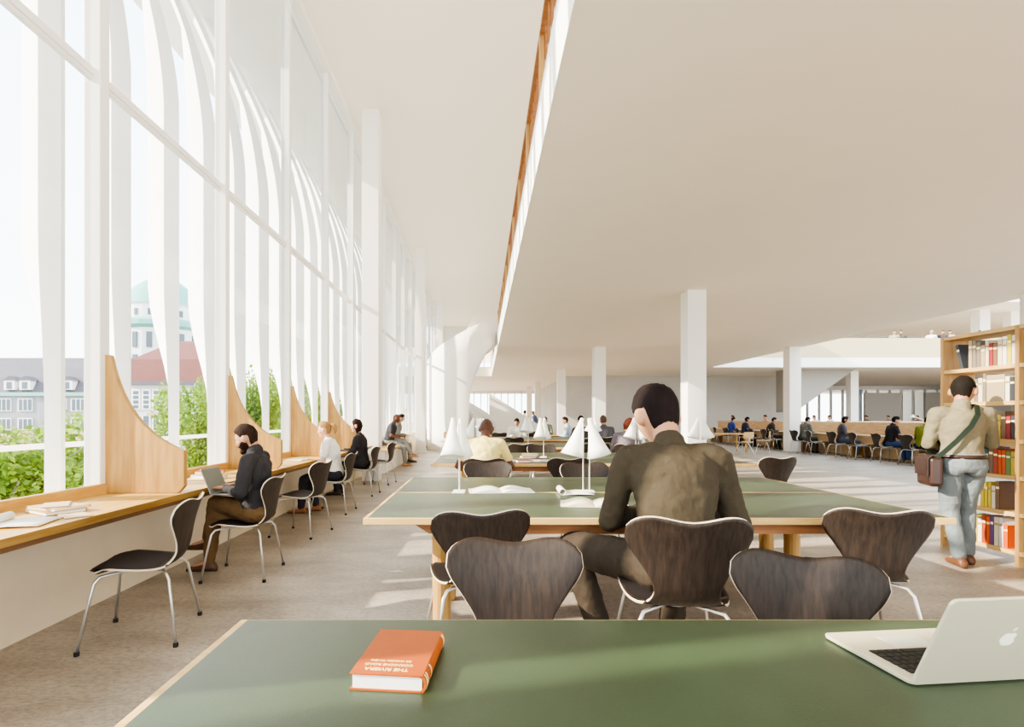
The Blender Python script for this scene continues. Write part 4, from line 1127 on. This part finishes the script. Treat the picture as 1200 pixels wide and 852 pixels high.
# trees
LEAF = mat('leaf_green', rgb(92, 122, 44), rough=.6, col2=rgb(48, 74, 26), nscale=1.5); LEAF2 = mat('leaf_light', rgb(140, 164, 66), rough=.6); BARK = mat('bark', rgb(120, 110, 98), rough=.9)
for m_ in (LEAF, LEAF2):
    nt = m_.node_tree; bs_ = nt.nodes['Principled BSDF']; bs_.inputs['Subsurface Weight'].default_value = 0
    tl = nt.nodes.new('ShaderNodeBsdfTranslucent'); tl.inputs[0].default_value = rgb(150, 180, 60); mxs = nt.nodes.new('ShaderNodeMixShader'); mxs.inputs[0].default_value = .35
    nt.links.new(bs_.outputs[0], mxs.inputs[1]); nt.links.new(tl.outputs[0], mxs.inputs[2]); nt.links.new(mxs.outputs[0], nt.nodes['Material Output'].inputs[0])
def crown_mesh(seed, n=9000):
    rs = random.Random(seed); b = MB()
    blobs = [(Vector((rs.uniform(-.62, .62), rs.uniform(-.62, .62), rs.uniform(-.55, .62))), rs.uniform(.30, .48)) for _ in range(16)]
    for i in range(n):
        c, r_ = blobs[i % 16]
        d = Vector((rs.gauss(0, 1), rs.gauss(0, 1), rs.gauss(0, 1))).normalized()
        p = c + d*r_*rs.uniform(.6, 1.05); s = rs.uniform(.024, .050)
        u = Vector((rs.gauss(0, 1), rs.gauss(0, 1), rs.gauss(0, .6))).normalized(); v = u.orthogonal().normalized(); v.rotate(Matrix.Rotation(rs.uniform(0, 6), 3, u))
        b.quad([p-u*s, p+v*s*.6, p+u*s, p-v*s*.6], 0 if rs.random() < .62 else 1)
    return b.mesh('crown', [LEAF, LEAF2])
cms = [crown_mesh(3), crown_mesh(11)]
TR = [(-9.2, 9.9, 1.9, 2.0, -.35, 'leafy green tree outside the nearest window pane'), (-9.6, 12.9, 1.9, 1.7, -1.1, 'lower leafy tree just left of the first divider'), (-10.5, 15.6, 1.6, 1.6, -.95, 'low bushy tree seen beneath the red-roofed house'), (-9.8, 18.2, 1.5, 2.4, .3, 'bright tree seen left of the bearded man'),
      (-10.4, 22.6, 1.8, 3.0, .8, 'tree seen between the second and third dividers'), (-10.2, 27.5, 2.2, 3.2, .8, 'farther tree along the street'), (-10.4, 33, 2.4, 3.4, .8, 'farthest tree along the street'), (-9.8, 6.2, 2.0, 2.2, -.4, 'tree beyond the left edge of the window row')]
for i, (x, y, rxy, rz_, zc, lab) in enumerate(TR):
    t = empty('tree', (x, y, -5)); tag(t, lab, 'tree', 'street trees outside the windows')
    o = bpy.data.objects.new('crown', cms[i % 2]); C.objects.link(o); o.parent = t; o.location = (0, 0, zc+5); o.scale = (rxy, rxy, rz_); o.rotation_euler = (0, 0, i*1.3)
    b = MB(); b.tube([(0, 0, 0), (.05, 0, 2.5), (-.05, .1, zc+4.4), (0, 0, zc+5+rz_*.5)], [.22, .17, .10, .03], 8)
    for k in range(9):
        a = k*2.4; z_ = zc+5-rz_*.6+.25*k*rz_/3; b.tube([(0, 0, z_-.4), (rxy*.35*math.cos(a), rxy*.35*math.sin(a), z_+.3), (rxy*.75*math.cos(a), rxy*.75*math.sin(a), z_+.9)], [.07, .045, .015], 6)
    b.build('trunk', BARK, t)

# ------------------------------------------------------------ world, sun, camera
w = bpy.data.worlds.new('world'); bpy.context.scene.world = w; w.use_nodes = True
nt = w.node_tree; N = nt.nodes; L = nt.links; bg = N['Background']
tc = N.new('ShaderNodeTexCoord'); sep = N.new('ShaderNodeSeparateXYZ'); L.new(tc.outputs['Generated'], sep.inputs[0])
rp = N.new('ShaderNodeValToRGB'); rp.color_ramp.elements[0].position = .0; rp.color_ramp.elements[1].position = .7
rp.color_ramp.elements[0].color = (.86, .93, 1, 1); rp.color_ramp.elements[1].color = (.56, .76, 1, 1)
L.new(sep.outputs['Z'], rp.inputs[0]); L.new(rp.outputs[0], bg.inputs['Color']); bg.inputs['Strength'].default_value = 2.15
sd = bpy.data.lights.new('sun', 'SUN'); sd.energy = 5.6; sd.angle = math.radians(.9); sd.color = (1, .93, .82)
so = bpy.data.objects.new('sun', sd); C.objects.link(so)
dirv = Vector((1, .22, -math.tan(math.radians(27))*1.02)).normalized()
so.rotation_euler = dirv.to_track_quat('-Z', 'Y').to_euler()

cam = bpy.data.cameras.new('camera'); co = bpy.data.objects.new('camera', cam); C.objects.link(co)
co.location = (0, 0, H); co.rotation_euler = (PI/2, 0, 0)
cam.sensor_fit = 'HORIZONTAL'; cam.sensor_width = 36; cam.lens = 36*F/1200
cam.shift_x = (600-VX)/1200; cam.shift_y = -(426-VY)/1200
cam.clip_start = .05; cam.clip_end = 500
bpy.context.scene.camera = co
sc = bpy.context.scene
sc.view_settings.view_transform = 'AgX'; sc.view_settings.look = 'AgX - Medium High Contrast'; sc.view_settings.exposure = 1.62
sc.view_settings.use_white_balance = True; sc.view_settings.white_balance_temperature = 7300; sc.view_settings.white_balance_tint = 10
sc.cycles.max_bounces = 10; sc.cycles.diffuse_bounces = 6; sc.cycles.transparent_max_bounces = 16; sc.cycles.caustics_reflective = False; sc.cycles.caustics_refractive = False
sc.cycles.sample_clamp_indirect = 8
